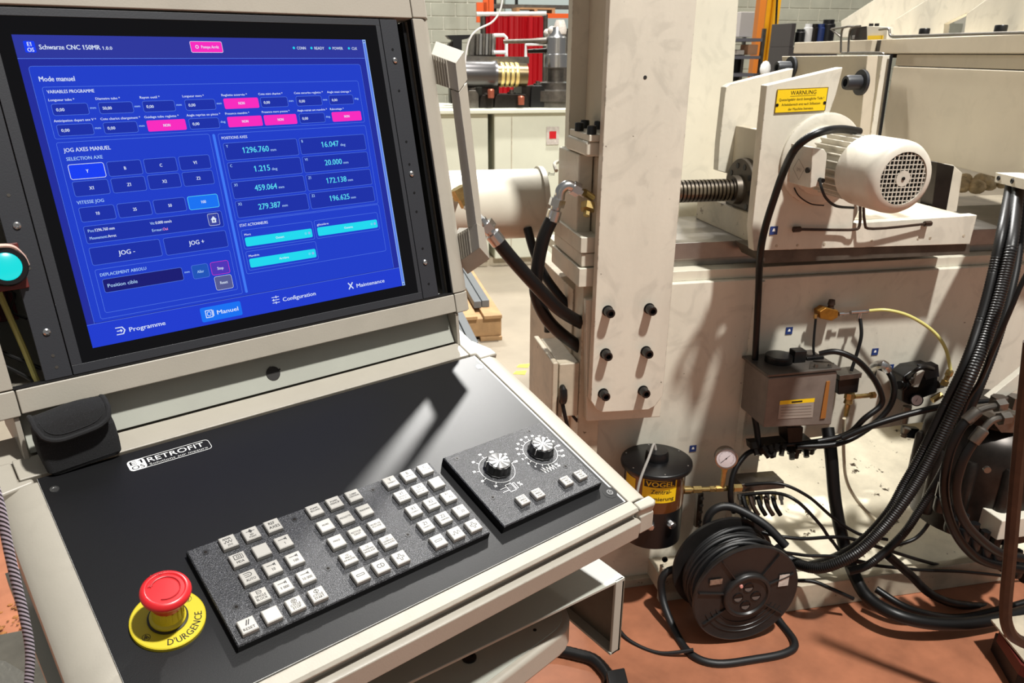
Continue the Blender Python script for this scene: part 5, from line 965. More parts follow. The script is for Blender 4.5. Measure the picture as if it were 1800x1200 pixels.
mb = MB(); mb.prism([T_(x, y, .0) for x, y in ((1452, 670), (1458, 669), (1450, 734), (1441, 735))], -Dy*.003); mb.build('sight_glass', mat('orange_glass', (150, 98, 48), .2), tk)
mb = MB(); boxW(mb, 1.08, 1.24, 1.78, 1.80, .55, .68); mb.build('wall_bracket', STEELD, tk)
for k in range(9):
    mb = MB(); x = 1325+k*13; mb.lathe(q(x, 778+(k*7) % 9, 1.72), Vector((random.uniform(-1, 1), random.uniform(-1, .2), -1)), [(.012, 0), (.012, .018), (.008, .019), (.008, .035)], 6); mb.build('pipe_union', STEELD, tk)
mb = MB(); mb.prism([q(x, y, 1.70) for x, y in ((1384, 752), (1412, 751), (1410, 776), (1386, 778))], Dy*.05); mb.prism([q(x, y, 1.72) for x, y in ((1326, 785), (1430, 775), (1430, 788), (1328, 797))], Dy*.05); mb.build('pump_block', STEELD, tk)
vl = thing('brass_valve', q(1460, 552, 1.77), 'brass valve with chrome tee fitting on the cream bed above the oil tank', 'valve')
mb = MB(); mb.prism([q(x, y, 1.76) for x, y in ((1441, 548), (1452, 541), (1474, 546), (1473, 558), (1462, 564), (1442, 560))], Dy*.03); mb.build('valve_body', mat('old_brass', (170, 120, 48), .4, metal=.7, var=.4, vscale=60), vl, bevel=.002)
mb = MB(); mb.lathe(q(1460, 542, 1.775), Z, [(.010, 0), (.008, .004), (.008, .01), (.010, .011), (.008, .024), (.0005, .026)], 12); mb.build('valve_knob', RUST, vl)
mb = MB(); mb.lathe(q(1474, 552, 1.77), Mx, [(.006, 0), (.006, .014), (.003, .015), (.003, .03)], 10); mb.lathe(q(1495, 549, 1.77), Mx, [(.0055, 0), (.0055, .052)], 10); mb.lathe(q(1511, 549, 1.77), -Z, [(.0055, 0), (.0055, .016), (.0045, .017), (.0045, .024)], 10); mb.build('tee_fitting', CHROME, vl)
mb = MB(); mb.lathe(q(1434, 552, 1.77), -Z, [(.005, 0), (.005, .012)], 10); mb.build('side_port', BRASS, vl)
fv = thing('shutoff_valve', q(1495, 680, 1.72), 'small black solenoid valve with brass pipe right of the oil tank', 'valve')
mb = MB(); mb.prism([q(x, y, 1.72) for x, y in ((1474, 668), (1512, 662), (1508, 690), (1474, 694))], Dy*.05); mb.build('valve_coil', BLK, fv, bevel=.003)
mb = MB(); mb.prism([q(x, y, 1.71) for x, y in ((1476, 660), (1516, 655), (1514, 664), (1476, 669))], Dy*.05); mb.build('valve_bracket', STEEL, fv, bevel=.001)
mb = MB(); mb.lathe(q(1494, 690, 1.73), -Z, [(.014, 0), (.014, .016), (.011, .018), (.013, .03), (.008, .034), (.006, .07)], 8); mb.lathe(q(1502, 697, 1.73), Mx, [(.007, 0), (.007, .05), (.010, .05), (.010, .062)], 6); mb.build('brass_pipe', BRASS, fv)
mb = MB(); mb.tube([q(1532, 660, 1.75), q(1536, 645, 1.73), q(1552, 640, 1.70), q(1560, 650, 1.70)], .012, 10, sub=4); mb.build('silver_elbow', CHROME, fv)
fr_ = thing('filter_regulator', q(1615, 690, 1.74), 'black compressed-air filter regulator with small round gauge', 'regulator')
mb = MB(); mb.prism([q(x, y, 1.72) for x, y in ((1588, 662), (1604, 650), (1640, 644), (1650, 648), (1648, 690), (1622, 700), (1600, 712), (1586, 706))], Dy*.055); mb.build('regulator_body', BLK, fr_, bevel=.004)
mb = MB(); mb.lathe(q(1589, 676, 1.735), -Mx*.9-Dy*.4+Z*.2, [(.017, 0), (.017, .012), (.014, .014), (.014, .024), (.012, .026)], 16); mb.build('adjusting_knob', BLK, fr_)
mb = MB(); mb.prism([q(x, y, 1.705) for x, y in ((1624, 646), (1650, 641), (1652, 662), (1628, 668))], Dy*.03); mb.build('valve_head', DARKPL, fr_, bevel=.002)
mb = MB(); mb.lathe(q(1648, 676, 1.72), Mx, [(.012, 0), (.012, .014), (.009, .016), (.009, .024)], 6); mb.lathe(q(1603, 668, 1.71), -Dy, [(.009, 0), (.009, .006)], 14); mb.build('plug_union', STEEL, fr_)
mb = MB(); mb.prism([q(x, y, 1.70) for x, y in ((1612, 655), (1626, 652), (1614, 680), (1606, 680))], Dy*.01); mb.build('locking_tab', mat('pale_plastic', (170, 165, 155), .4), fr_)
gp2 = q(1611, 703, 1.71); mb = MB(); mb.lathe(gp2, -Dy-Mx*.4+Z*.3, [(.016, -.01), (.017, 0), (.017, .004), (.0145, .0045), (.0145, .003)], 24, 0); mb.lathe(gp2, -Dy-Mx*.4+Z*.3, [(.0142, .0035), (.014, .0038)], 24, 1)
ax_ = (-Dy-Mx*.4+Z*.3).normalized(); mb.flat([gp2+ax_*.0042+Z*.009+Mx*.003, gp2+ax_*.0042-Mx*.003-Z*.003, gp2+ax_*.0042-Mx*.0015-Z*.004], 2); mb.build('small_gauge', [BLK, mat('dial_white', (214, 204, 206), .3), INK], fr_)
mb = MB(); mb.lathe(q(1671, 650, 1.66), -Z-Mx*.25, [(.008, 0), (.010, .004), (.010, .016), (.007, .018), (.007, .03), (.010, .031), (.010, .045)], 8); mb.lathe(q(1655, 693, 1.68), -Z*.6-Mx, [(.009, 0), (.009, .03)], 6); mb.build('tube_connector', BRASS, fr_)
mb = MB(); mb.lathe(q(1595, 714, 1.73), -Z, [(.012, 0), (.012, .012), (.009, .014), (.009, .05), (.004, .052)], 12); mb.lathe(q(1594, 752, 1.73), -Z-Mx*.2, [(.012, 0), (.006, .018), (.009, .02), (.009, .028)], 8); mb.build('drain_bowl', mat('smoked_bowl', (120, 110, 96), .2), fr_)
mb = MB(); mb.prism([q(x, y, 1.78) for x, y in ((1592, 752), (1616, 754), (1614, 772), (1590, 768))], Dy*.02); fb = mb.build('plastic_clip', BLK); tag(fb, 'small black plastic clip hanging under the bed beside the regulator', 'clip')

# ------------------------------------------------------------------ dark gear motor at the right edge
gm = thing('gear_motor', W(1.70, 1.62, .2), 'dark oily drum-shaped gear motor at the right edge', 'gear motor')
GC = W(1.70, 1.62, 0)
mb = MB(); mb.lathe(GC, Z, [(.10, .22), (.165, .24), (.17, .30), (.172, .42), (.168, .50), (.150, .53), (.12, .55), (.12, .575), (.0005, .575)], 40); mb.build('drum_housing', STEELD, gm, sharp=45)
for a in (150, 185, 215, 245, 275): t = radians(a); mb = MB(); mb.lathe(GC+Mx*.168*cos(t)+Dy*.168*sin(t)+Z*.27, Z, [(.016, 0), (.018, .01), (.018, .19), (.012, .2)], 12); mb.build('cast_rib', STEELD, gm)
for x, y in ((1699, 800), (1735, 825)): mb = MB(); mb.lathe(q(x, y, 1.45), -Dy-Mx*.4, [(.0085, -.004), (.0085, .004), (.004, .004)], 16); mb.build('bolt_boss', STEEL, gm)
for k in range(9):
    t = k/8; x = 1655+150*t; y = 885+125*t**.6; mb = MB(); p = q(x, y, 1.44); mb.lathe(p, Z, [(.016, -.02), (.018, -.012), (.018, .012), (.016, .02)], 12); mb.lathe(p+Z*.035+Dy*.01, Z, [(.012, -.02), (.012, .02)], 10); mb.build('chain_roller', BLK, gm)
for P, nm in ((((1757, 712), (1735, 716), (1718, 722), (1700, 738), (1684, 760), (1668, 800), (1660, 860), (1672, 920), (1700, 965), (1740, 990), (1830, 1005)), 0), (((1765, 735), (1745, 738), (1728, 755), (1712, 775), (1692, 810), (1680, 860), (1690, 905), (1715, 940), (1760, 972), (1830, 985)), 1)):
    D_ = 1.42-.03*nm
    t_ = thing('hydraulic_hose', q(*P[3], D_), ('black hydraulic hose with silver crimp, outer of two curving round the dark gear motor', 'brown-black hydraulic hose with silver crimp, inner of two curving round the dark gear motor')[nm], 'hose', 'hoses curving round the gear motor')
    mb = MB(); mb.tube([q(x, y, D_) for x, y in P[3:]], .0115, 12, sub=8); mb.build('rubber_hose', HOSE, t_)
    mb = MB(); mb.tube([q(x, y, D_) for x, y in P[:3]], .008, 10, sub=5); mb.lathe(q(*P[0], D_), (q(*P[1], D_)-q(*P[0], D_)), [(.016, -.012), (.016, .012)], 6); a, b = q(*P[2], D_), q(*P[3], D_); mb.lathe(a, (b-a), [(.010, -.004), (.0145, 0), (.0145, .034), (.0135, .036)], 16); mb.build('hose_fitting', STEEL, t_)
mb = MB(); mb.lathe(q(1752, 716, 1.50), Z, [(.02, 0), (.02, .03)], 6); mb.lathe(q(1786, 716, 1.50), Z, [(.024, 0), (.024, .03)], 6); mb.prism([q(x, y, 1.5) for x, y in ((1740, 735), (1800, 728), (1830, 760), (1760, 760))], Dy*.08); mb.build('port_nuts', STEEL, gm)
mb = MB(); mb.box(q(1752, 950, 1.42), Mx*.12, Dy*.08, Z*.06); mb.build('white_block', CREAM, gm, bevel=.003)
sq_ = thing('steel_square_tube', qz(1770, 1120, .1), 'brown rusty steel tube bent at its foot at the right edge', 'tube')
mb = MB(); P = spline([q(*p) for p in ((1812, 600, 1.16), (1799, 720, 1.16), (1786, 850, 1.16), (1775, 980, 1.16), (1768, 1060, 1.16), (1770, 1098, 1.155), (1786, 1122, 1.15), (1830, 1140, 1.15))], 5); mb.tube(P, .0135, 8); mb.build('tube_body', RUST, sq_)
bp = thing('base_plate', qz(1780, 1150, .06), 'dirty cream base plate on a red-black foot at the lower right corner', 'plate')
mb = MB(); mb.prism([qz(x, y, .10) for x, y in ((1742, 1088), (1800, 1080), (1860, 1120), (1860, 1200), (1800, 1160))], -Z*.006); mb.build('plate_top', CREAMD, bp, bevel=.001)
mb = MB(); mb.prism([qz(x, y, .09) for x, y in ((1756, 1110), (1850, 1120), (1850, 1200), (1795, 1168))], -Z*.03); mb.build('red_pad', REDIN, bp)
mb = MB(); mb.prism([qz(x, y, .06) for x, y in ((1750, 1112), (1850, 1125), (1850, 1215), (1790, 1180))], -Z*.055); mb.build('rubber_foot', BLKM, bp)
mb = MB(); bolt(mb, qz(1770, 1118, .10), Z, .007, .006); mb.build('plate_bolt', STEEL, bp)

# ------------------------------------------------------------------ floor cable with plug, foreground left pieces
fc = thing('floor_cable', qz(1000, 1150, .02), 'thick black cable with square plug on the red floor at the bottom', 'cable')
mb = MB(); mb.tube([Vector((.34, .79, .018))]+[qz(x, y, .018) for x, y in ((890, 1140), (930, 1142), (975, 1142), (1015, 1150), (1045, 1160), (1068, 1185), (1072, 1200))], .016, 12, sub=8, rib=.06); mb.build('rubber_cable', CORR, fc)
mb = MB(); mb.prism([qz(x, y, .05) for x, y in ((1066, 1178), (1098, 1172), (1106, 1204), (1072, 1212))], -Z*.045); mb.build('plug', BLKM, fc, bevel=.004)
bc = MB(); cab = [q_ for q_ in ((-12, 850), (2, 900), (14, 960), (30, 1030), (44, 1090), (53, 1150), (48, 1230))]
P = spline([hit(x, y, Vector((0, .62, 0)), Vector((0, 1, 0))) for x, y in cab], 30); bc.tube(P, .0035, 12)
brd = mat('braided_sleeve', (46, 44, 50), .6)
nt = brd.node_tree; b_ = nt.nodes['Principled BSDF']; g_ = nt.nodes.new('ShaderNodeNewGeometry'); wv = nt.nodes.new('ShaderNodeTexWave'); wv.wave_type = 'BANDS'; wv.bands_direction = 'DIAGONAL'; wv.inputs['Scale'].default_value = 150
nt.links.new(g_.outputs['Position'], wv.inputs[0]); r_ = nt.nodes.new('ShaderNodeValToRGB'); r_.color_ramp.elements[0].position = .4; r_.color_ramp.elements[0].color = lin((34, 32, 36)); r_.color_ramp.elements[1].position = .6; r_.color_ramp.elements[1].color = lin((180, 172, 186)); nt.links.new(wv.outputs[1], r_.inputs[0]); nt.links.new(r_.outputs[0], b_.inputs['Base Color'])
tag(bc.build('braided_cable', brd), 'black and grey braided cable hanging at the left edge of the console', 'cable')
cr = thing('tool_cart', (-.02, .55, 0), 'oil-stained grey metal cart top at the lower left', 'cart')
mb = MB(); P = [qz(x, y, .62) for x, y in ((-60, 1126), (84, 1098), (150, 1260), (-60, 1300))]; mb.prism(P, -Z*.03); mb.build('cart_top', mat('oily_grey_sheet', (112, 108, 98), .35, metal=.3, var=.4, vscale=14), cr, bevel=.002)
mb = MB(); c_ = sum(P, Vector())/4; mb.box(Vector((c_.x-.06, c_.y-.04, 0)), Vector((.12, 0, 0)), Vector((0, .08, 0)), Z*.59); mb.build('cart_leg', STEELD, cr)
mb = MB(); mb.prism([qz(x, y, .628) for x, y in ((-40, 1160), (10, 1165), (52, 1190), (20, 1260), (-40, 1260))], Z*.004); fo = mb.build('crumpled_foil', mat('crumpled_foil', (196, 192, 180), .25, metal=.9, bump=.9, bscale=60)); tag(fo, 'crumpled silver foil on the oily cart top at the lower left', 'foil')
mb = MB(); mb.prism([qz(x, y, .30) for x, y in ((56, 1104), (72, 1070), (84, 1084), (84, 1102))], -Z*.29); wp = mb.build('white_board', mat('white_sheet', (225, 224, 226), .5)); tag(wp, 'small white board edge standing behind the cart top at the lower left', 'board')
mb = MB(); V_ = []; 
c_ = qz(42, 1085, .0)
for i in range(60):
    p = c_+Vector((random.gauss(0, .03), random.gauss(0, .045), random.uniform(.004, .012))); mb.sphere(p, random.uniform(.003, .008), 6, sc=(1.3, 1, .5))
o_ = mb.build('rust_debris', mat('rusty_debris', (150, 96, 44), .8, var=.5, vscale=60)); o_['kind'] = 'stuff'; tag(o_, 'pile of orange-brown rusty debris on the red floor at the lower left', 'debris')

# ------------------------------------------------------------------ workshop behind, left
cb = thing('machine_cabinet', W(1.1, 5.8, 0), 'long pale cream machine cabinet standing behind the hydraulic cylinder', 'cabinet')
mb = MB(); boxW(mb, .2, 1.02, 5.56, 6.3, .06, 1.07); mb.build('cabinet_body', CABP, cb, bevel=.01)
mb = MB(); boxW(mb, 1.06, 1.98, 5.55, 6.3, .06, 1.07); mb.build('cabinet_body', CABP, cb, bevel=.01)
mb = MB(); boxW(mb, .2, 2.0, 5.52, 6.32, 1.07, 1.10); mb.build('cabinet_top', CABP, cb, bevel=.008)
mb = MB(); boxW(mb, .2, 2.0, 5.60, 6.25, 0, .06); mb.build('plinth', CREAMD, cb)
mb = MB(); boxW(mb, 1.43, 1.52, 5.543, 5.55, .86, .98); mb.flat([W(1.45, 5.542, .90), W(1.50, 5.542, .90), W(1.50, 5.542, .95), W(1.45, 5.542, .95)], 1); mb.build('notice_label', [PAPER, CURT], cb)
mb = MB(); boxW(mb, 1.18, 1.185, 5.547, 5.55, .1, 1.05); mb.build('door_gap', CREAMD, cb)
# spindle and tooling on the cabinet
def tool(mb, name, m, label, cat, group=None, **k):
    o = mb.build(name, m, None, **k); tag(o, label, cat, group); return o
Dt = 5.7
def lx(x, y, D_=5.7): return q(x, y, D_)
sp = thing('spindle_unit', W(1.2, 5.75, 1.3), 'big dark steel spindle cylinder lying above the cream cabinet', 'spindle')
a, b = lx(790, 130), lx(872, 131); mb = MB(); mb.lathe(a, b-a, [(.085, 0), (.085, (b-a).length*.9), (.090, (b-a).length*.93), (.090, (b-a).length)], 32); mb.build('barrel', mat('grey_steel_bar', (96, 94, 94), .3, metal=.8), sp)
c_ = lx(925, 132); mb = MB(); mb.lathe(b, c_-b, [(.075, 0), (.075, (c_-b).length)], 28); mb.build('collar', mat('old_bronze_steel', (120, 106, 80), .3, metal=.9), sp)
for k in range(4): p = b.lerp(c_, .12+.16*k); mb = MB(); mb.lathe(p, c_-b, [(.079, 0), (.082, .01), (.079, .022)], 28); mb.build('brass_ring', mat('bright_brass', (236, 214, 140), .3, metal=.6), sp)
mb = MB(); mb.prism([lx(x, y, 5.85) for x, y in ((800, 98), (930, 100), (930, 112), (800, 110))], Dy*.1); mb.build('rail', STEEL, sp)
mb = MB(); boxW(mb, 1.0, 1.12, 5.68, 5.95, 1.10, 1.26); boxW(mb, 1.28, 1.36, 5.68, 5.95, 1.10, 1.24); mb.build('cradle', STEELD, sp)
c_ = lx(836, 76, 6.1)
mb = MB()
tl = thing('chuck_unit', lx(836, 95, 6.1), 'ribbed silver chuck block above the spindle in front of the red curtain', 'chuck')
for k in range(6): mb = MB(); mb.prism([lx(x, y, 6.1) for x, y in ((838+k*5.5, 59), (842+k*5.5, 59), (841+k*5.5, 96), (837+k*5.5, 96))], Dy*.2); mb.build('chuck_fin', CHROME if k % 2 else STEEL, tl)
mb = MB(); mb.prism([lx(x, y, 6.16) for x, y in ((828, 62), (872, 60), (871, 97), (826, 97))], Dy*.1); mb.build('chuck_back', STEEL, tl)
mb = MB(); mb.prism([lx(x, y, 6.1) for x, y in ((827, 97), (872, 97), (872, 112), (827, 112))], Dy*.2); mb.build('chuck_foot', STEELD, tl)
fr2 = thing('guard_frame', lx(890, 100, 6.0), 'white tubular guard frame in front of the red curtain', 'frame')
for P in (((868, 62), (886, 62), (890, 66), (890, 104)), ((868, 92), (890, 92))): mb = MB(); mb.tube([lx(x, y, 6.05) for x, y in P], .012, 8); mb.build('frame_tube', INKW, fr2)
for P in (((924, 106), (924, 78), (960, 77)),): mb = MB(); mb.tube([lx(x, y, 6.05) for x, y in P], .012, 8); mb.build('frame_tube', INKW, fr2)
dr = thing('drill_column', lx(975, 190, 5.75), 'chrome and grey vertical tool spindle standing at the cabinet right end', 'machine tool')
pc_ = lx(975, 188, 5.8); zt = lambda y: lx(975, y, 5.8).z
mb = MB(); mb.lathe(Vector((pc_.x, pc_.y, 0)), Z, [(.19, zt(192)), (.19, zt(178)), (.21, zt(176)), (.21, zt(158)), (.13, zt(156)), (.13, zt(145)), (.06, zt(143)), (.06, zt(120))], 28); mb.build('spindle_base', STEEL, dr)
mb = MB(); mb.lathe(Vector((pc_.x, pc_.y, 0)), Z, [(.085, zt(118)), (.085, zt(96)), (.07, zt(94)), (.07, zt(66)), (.05, zt(60)), (.04, zt(48))], 28); mb.build('spindle_head', CHROME, dr)
for y0, x0, x1 in ((73, 885, 985), (90, 928, 985)): mb = MB(); a, b = lx(x0, y0, 5.9), lx(x1, y0-2, 5.8); mb.lathe(a, b-a, [(.014, 0), (.016, (b-a).length*.5), (.026, (b-a).length*.8), (.026, (b-a).length)], 14); mb.build('clamp_arm', STEELD if y0 > 80 else STEEL, dr)
mb = MB(); mb.sphere(lx(962, 58, 5.9), .028, 10); mb.sphere(lx(970, 54, 5.8), .03, 10); mb.lathe(lx(984, 60, 5.8), Z, [(.045, 0), (.05, .03), (.03, .09)], 12); mb.build('oil_cup', PAPER, dr)
random.seed(3)
lab_ = [('dark vice block', 'vice'), ('blue painted clamp block', 'clamp'), ('grey steel bracket block', 'bracket'), ('black slotted die block', 'die'), ('short dark tooling block', 'die'), ('low black base block', 'die'), ('long dark tooling base', 'die')]
for i, (x0, x1, y0, y1, m_, lb_) in enumerate(((800, 818, 160, 188, BLUE, 'blue clamp block on the left of the cabinet top'), (818, 842, 158, 190, STEEL, 'leaning grey steel bracket beside the blue clamp'), (842, 868, 166, 190, STEELD, 'dark tooling block in the middle of the cabinet top'), (868, 930, 165, 192, STEELD, 'wide dark slotted die block on the cabinet top'), (932, 958, 150, 192, BLK, 'black die block beside the chrome tool spindle'))):
    t_ = thing('tooling_block', lx(x0, y1, 5.65), lb_, 'tooling', 'tooling on the cabinet top'); mb = MB(); A = [lx(x, y, 5.65) for x, y in ((x0, y1), (x0+2, y0+6), (x0+6, y0), (x1-5, y0), (x1, y0+8), (x1, y1))]; mb.prism(A, Dy*.12); mb.build('block_body', m_, t_, bevel=.006)
    mb = MB(); p = lx((x0+x1)/2, y0+2, 5.7); mb.lathe(p, Z, [(.03, -.02), (.03, .02), (.015, .02), (.015, .035)], 12); mb.build('clamp_screw', STEEL, t_)
for x in (863, 916): o_ = tool(MB().lathe(lx(x, 176 if x > 900 else 164, 5.6), Z, [(.022, -.03), (.024, .02), (.016, .028)], 16), 'copper_cap', mat('copper_orange', (168, 92, 70), .35, metal=.5), 'copper-orange round cap '+('on the wide die block' if x > 900 else 'left of the wide die block'), 'cap', 'copper caps on the tooling')
# dark vice left
t_ = thing('black_vice', lx(808, 90, 6.2), 'black vice-shaped tool mounted high behind the console handle', 'tool')
mb = MB(); mb.prism([lx(x, y, 6.2) for x, y in ((785, 62), (828, 61), (822, 68), (812, 70), (812, 110), (796, 110), (796, 70), (790, 68))], Dy*.1); mb.build('vice_body', BLK, t_)
mb = MB(); mb.prism([lx(x, y, 6.22) for x, y in ((790, 76), (796, 72), (796, 100), (786, 100))], Dy*.1); mb.build('vice_jaw', STEELD, t_)
mb = MB(); boxW(mb, *sorted((lx(790, 100, 6.22).dot(Mx), lx(826, 100, 6.22).dot(Mx))), 6.22, 6.32, 1.1, 1.34); mb.build('vice_stand', STEELD, t_)
# curtain
cu = MB(); P1 = []; n = 90
cl, cr_ = q(850, 28, 8.5), q(955, 28, 8.5); zb_ = q(900, 118, 8.5).z
m0_, m1_ = cl.dot(Mx), cr_.dot(Mx)
top = [W(m0_+(m1_-m0_)*i/n, 8.5+.022*sin(i*.42)+.012*sin(i*.23+1)+.006*sin(i*1.1), cl.z) for i in range(n+1)]; bot = [Vector((p.x, p.y, .35)) for p in top]
back_ = [p+Dy*.004 for p in top]; bb_ = [p+Dy*.004 for p in bot]
N_ = n+1; cu.add(top+bot+back_+bb_, [(i, i+1, N_+i+1, N_+i) for i in range(n)]+[(2*N_+i, 3*N_+i, 3*N_+i+1, 2*N_+i+1) for i in range(n)]+[(i, 2*N_+i, 2*N_+i+1, i+1) for i in range(n)])
cu = cu.build('welding_curtain', CURT, None, sharp=60); tag(cu, 'red pleated welding curtain hanging in the far background', 'curtain')
mb = MB(); a, b = q(838, 25, 8.5), q(960, 24, 8.5); mb.tube([a, b], .02, 8); mb.build('curtain_rail', INKW, cu)
mb = MB(); a = q(849, 25, 8.52); mb.tube([Vector((a.x, a.y, 0)), a], .03, 8); b = q(958, 25, 8.52); mb.tube([Vector((b.x, b.y, 0)), b], .03, 8); mb.build('curtain_post', STEEL, cu)
# pallet rack
rk = thing('pallet_rack', q(900, 100, 10.5), 'orange-beamed pallet rack behind the red curtain', 'rack')
for y_, x0, x1 in ((26, 940, 1004), (27, 838, 940)):
    mb = MB(); a, b = q(x0, y_-2, 10.5), q(x1, y_-2, 10.5); a.z = b.z; mb.box(a, b-a, Dy*.05, -Z*.10); mb.build('orange_beam', ORANGE, rk)
mb = MB(); a = q(838, 4, 10.5); b = q(856, 4, 10.5); b.z = a.z; mb.box(a, b-a, Dy*.05, -Z*.10); mb.build('orange_beam', ORANGE, rk)
for x in (850, 858): mb = MB(); a = q(x, 0, 10.5); mb.box(Vector((a.x, a.y, 0)), Mx*.07, Dy*.06, Z*3.2); mb.build('orange_post', ORANGE, rk)
for x in (868, 906): mb = MB(); a = q(x, 0, 10.9); mb.box(Vector((a.x, a.y, 0)), Mx*.035, Dy*.04, Z*3.2); mb.build('black_post', BLK, rk)
mb = MB(); a, b = q(868, 7, 10.8), q(1010, 7, 10.8); b.z = a.z; mb.box(a, b-a, Dy*.04, -Z*.05); mb.build('steel_shelf', STEEL, rk)
pl_ = thing('wooden_pallet', q(940, 20, 10.6), 'pale wooden pallet lying on the orange rack beam in the far background', 'pallet')
a, b = q(908, 13, 10.55), q(976, 13, 10.55); b.z = a.z
mb = MB(); mb.box(a, b-a, Dy*.3, -Z*.02); mb.box(a-Z*.1, b-a, Dy*.3, -Z*.02); mb.build('deck_board', WOOD, pl_)
for t in (0, .46, .92): mb = MB(); p = a.lerp(b, t)-Z*.02; mb.box(p, (b-a)*.08, Dy*.28, -Z*.08); mb.build('pallet_block', WOOD, pl_)
bs = thing('pale_bins', q(985, 130, 9.5), 'white and blue boxes on the shelves left of the column', 'boxes')
mb = MB(); a = q(960, 45, 9.5); b = q(1004, 45, 9.5); mb.prism([q(x, y, 9.5) for x, y in ((958, 32), (1010, 32), (1010, 50), (958, 50))], Dy*.3); mb.build('pale_bin', CLAD, bs)
mb = MB(); boxW(mb, q(958, 40, 9.6).dot(Mx), q(1010, 40, 9.6).dot(Mx), 9.6, 10.0, 0, 1.75); mb.build('bin_stand', STEEL, bs)
cable('air_hose', [(885, -20, 3.2), (880, 15, 3.2), (866, 38, 3.2), (840, 52, 3.2), (826, 68, 3.2), (819, 95, 3.2), (817, 118, 3.2), (812, 170, 3.2)], .0035, 'thin white air hose hanging in the air right of the console handle', INKW, cat='hose')
# floor pallet with steel bars
fp = thing('floor_pallet', W(.6, 4.6, 0), 'rough wooden pallet on the concrete behind the console', 'pallet')
for i in range(5): mb = MB(); d0 = 3.98; m0 = .16+i*.135; boxW(mb, m0, m0+.10, d0, d0+1.2, .125, .145); mb.build('deck_board', WOOD, fp, bevel=.003)
for i in range(3): mb = MB(); boxW(mb, .14, .80, 4.0+i*.52, 4.12+i*.52, .022, .125); mb.build('pallet_block', WOOD, fp, bevel=.004)
for i in range(2): mb = MB(); boxW(mb, .14+i*.54, .26+i*.54, 3.98, 5.18, .0, .022); mb.build('bottom_board', WOOD, fp, bevel=.003)
for (x, y, l) in ((861, 527, 'rightmost of the four grey steel bars, lying by the pallet edge'), (847, 529, 'second grey steel bar from the right on the floor pallet'), (842, 601, 'third grey steel bar from the right, lower pair on the floor pallet'), (822, 597, 'leftmost grey steel bar, lower pair on the floor pallet')):
    zz_ = .185; e_ = qz(x, y, zz_); m0, d0 = e_.dot(Mx)-.045, e_.dot(Dy)
    tool(boxW(MB(), m0, m0+.042, d0, d0+(1.35 if y < 560 else 1.7), .1455, zz_), 'steel_bar', mat('primer_grey_steel', (104, 108, 112), .45, metal=.2), l, 'steel bar', 'steel bars on the floor pallet', bevel=.002)

# ------------------------------------------------------------------ workshop behind, right
yp = thing('crane_column', q(1352, 200, 11.0), 'tall ochre-yellow steel column in front of the block wall', 'column')
for x0, x1, D_, c in ((1330, 1341, 11.0, 'orange'), (1342, 1356, 11.1, 'yellow'), (1356, 1366, 11.0, 'yellow')):
    mb = MB(); a, b = q(x0, 60, D_), q(x1, 60, D_); mb.box(Vector((a.x, a.y, 0)), Mx*((b-a).dot(Mx)), Dy*.12, Z*3.4); mb.build('column_flange', YPOST if c == 'yellow' else mat('dark_orange_paint', (206, 120, 40), .45), yp)
sh = thing('steel_shelving', q(1300, 150, 9.0), 'dark grey steel shelving behind the rear column', 'shelving')
a = q(1284, 90, 9.0); b = q(1338, 90, 9.0)
for y_ in (67, 98, 129): zz_ = q(1310, y_, 9.0).z; mb = MB(); mb.box(Vector((a.x, a.y, zz_)), Mx*((b-a).dot(Mx)), Dy*.5, -Z*.035); mb.build('shelf_board', mat('shelf_grey', (110, 110, 118), .5), sh)
for p in (b,): mb = MB(); mb.box(Vector((p.x, p.y, 0)), Mx*.035, Dy*.04, Z*1.72); mb.box(Vector((p.x, p.y, 0))+Dy*.46, Mx*.035, Dy*.04, Z*1.72); mb.build('shelf_post', STEEL, sh)
mb = MB(); mb.box(Vector((a.x, a.y, .3))+Dy*.5, Mx*((b-a).dot(Mx)), Dy*.02, Z*1.2); mb.build('back_panel', BLK, sh)
def onshelf(x0, x1, y1, h, m_, name, label, cat, D_=9.05): a = q(x0, y1, D_); b = q(x1, y1, D_); return tool(MB().box(a, Mx*((b-a).dot(Mx)), Dy*.2, Z*h), name, m_, label, cat, bevel=.006)
onshelf(1298, 1322, 65, .26, mat('pale_carton', (196, 190, 186), .7), 'white_carton', 'pale grey carton on the top board of the dark shelving', 'box')
onshelf(1314, 1331, 96.5, .11, mat('brown_carton', (186, 140, 106), .7), 'brown_carton', 'small brown carton on the middle shelf board', 'box')
onshelf(1295, 1308, 96.5, .05, PAPER, 'paper_stack', 'low white stack of paper on the middle shelf board', 'paper')
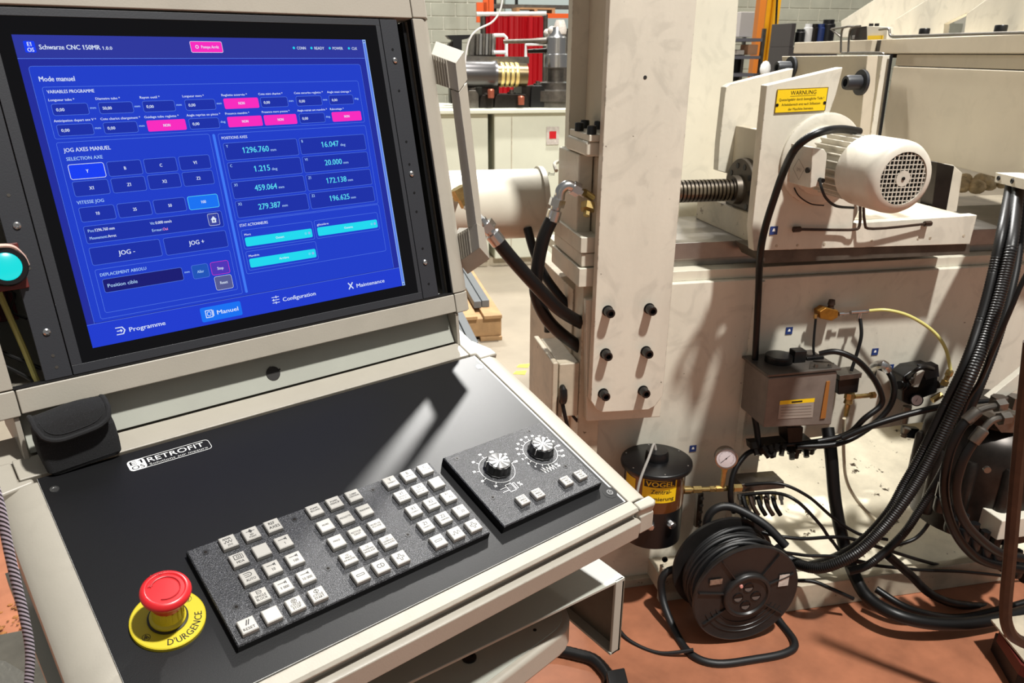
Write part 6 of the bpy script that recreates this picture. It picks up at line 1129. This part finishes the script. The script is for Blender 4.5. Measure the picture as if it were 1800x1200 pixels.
for i, (x, h, r, m_, l) in enumerate(((1405, .15, .05, BLK, 'short black tin at the left end of the row of cans behind the arm slab'), (1418, .2, .045, INKW, 'white can in the row of cans behind the arm slab'), (1428, .2, .045, STEELD, 'dark can in the middle of the row of cans behind the arm slab'), (1439, .2, .05, BLUE, 'blue-grey can in the row of cans behind the arm slab'), (1452, .24, .07, BLK, 'large black can with white top in the row of cans behind the arm slab'))):
    p = q(x, 72, 8.0); mb = MB(); mb.lathe(p-Z*.04, Z, [(r, 0), (r, h*.8), (r*.8, h*.86), (r*.8, h)], 16); tool(mb, 'oil_can', m_, l, 'can', 'cans behind the arm slab')
mb = MB(); a = q(1388, 74, 7.9); b = q(1475, 74, 7.9); mb.box(Vector((a.x, a.y, 0)), Mx*((b-a).dot(Mx)), Dy*.4, Z*(a.z-.045)); mb.box(Vector((a.x, a.y, a.z-.045)), Mx*.05, Dy*.4, Z*.22); tool(mb, 'storage_cabinet', mat('dark_cabinet', (70, 66, 66), .5), 'dark storage cabinet carrying a row of cans behind the arm', 'cabinet', bevel=.005)
cable('wall_cable', [(1367, -20, 10.9), (1364, 40, 10.9), (1362, 80, 10.8), (1366, 108, 10.5), (1372, 125, 10.3)], .014, 'thin dark cable running down beside the yellow column', cat='cable')
mb = MB(); mb.sphere(q(1345, 121, 6.5), .045, 10, sc=(1, 1, 1.4)); tool(mb, 'white_lamp_cap', INKW, 'small white rounded cap seen above the rear bracket plate', 'cap')
# cloth heap seen under the arm
mb = MB()
for i in range(14): p = q(1700+i*6, 330-(i*37 % 11), 2.6)+Dy*random.uniform(0, .1); mb.sphere(p, random.uniform(.02, .035), 8, sc=(1.2, 1, .8))
hp = tool(mb, 'rag_heap', mat('cream_rag', (222, 204, 170), .9, var=.5, vscale=30), 'heap of dirty cream rags behind the rail under the arm', 'rags'); hp['kind'] = 'stuff'
mb = MB(); boxW(mb, 1.8, 3.3, 2.5, 2.9, 0, .90); tool(mb, 'rear_bench', CREAMD, 'low steel bench behind the bed carrying the rags', 'bench')
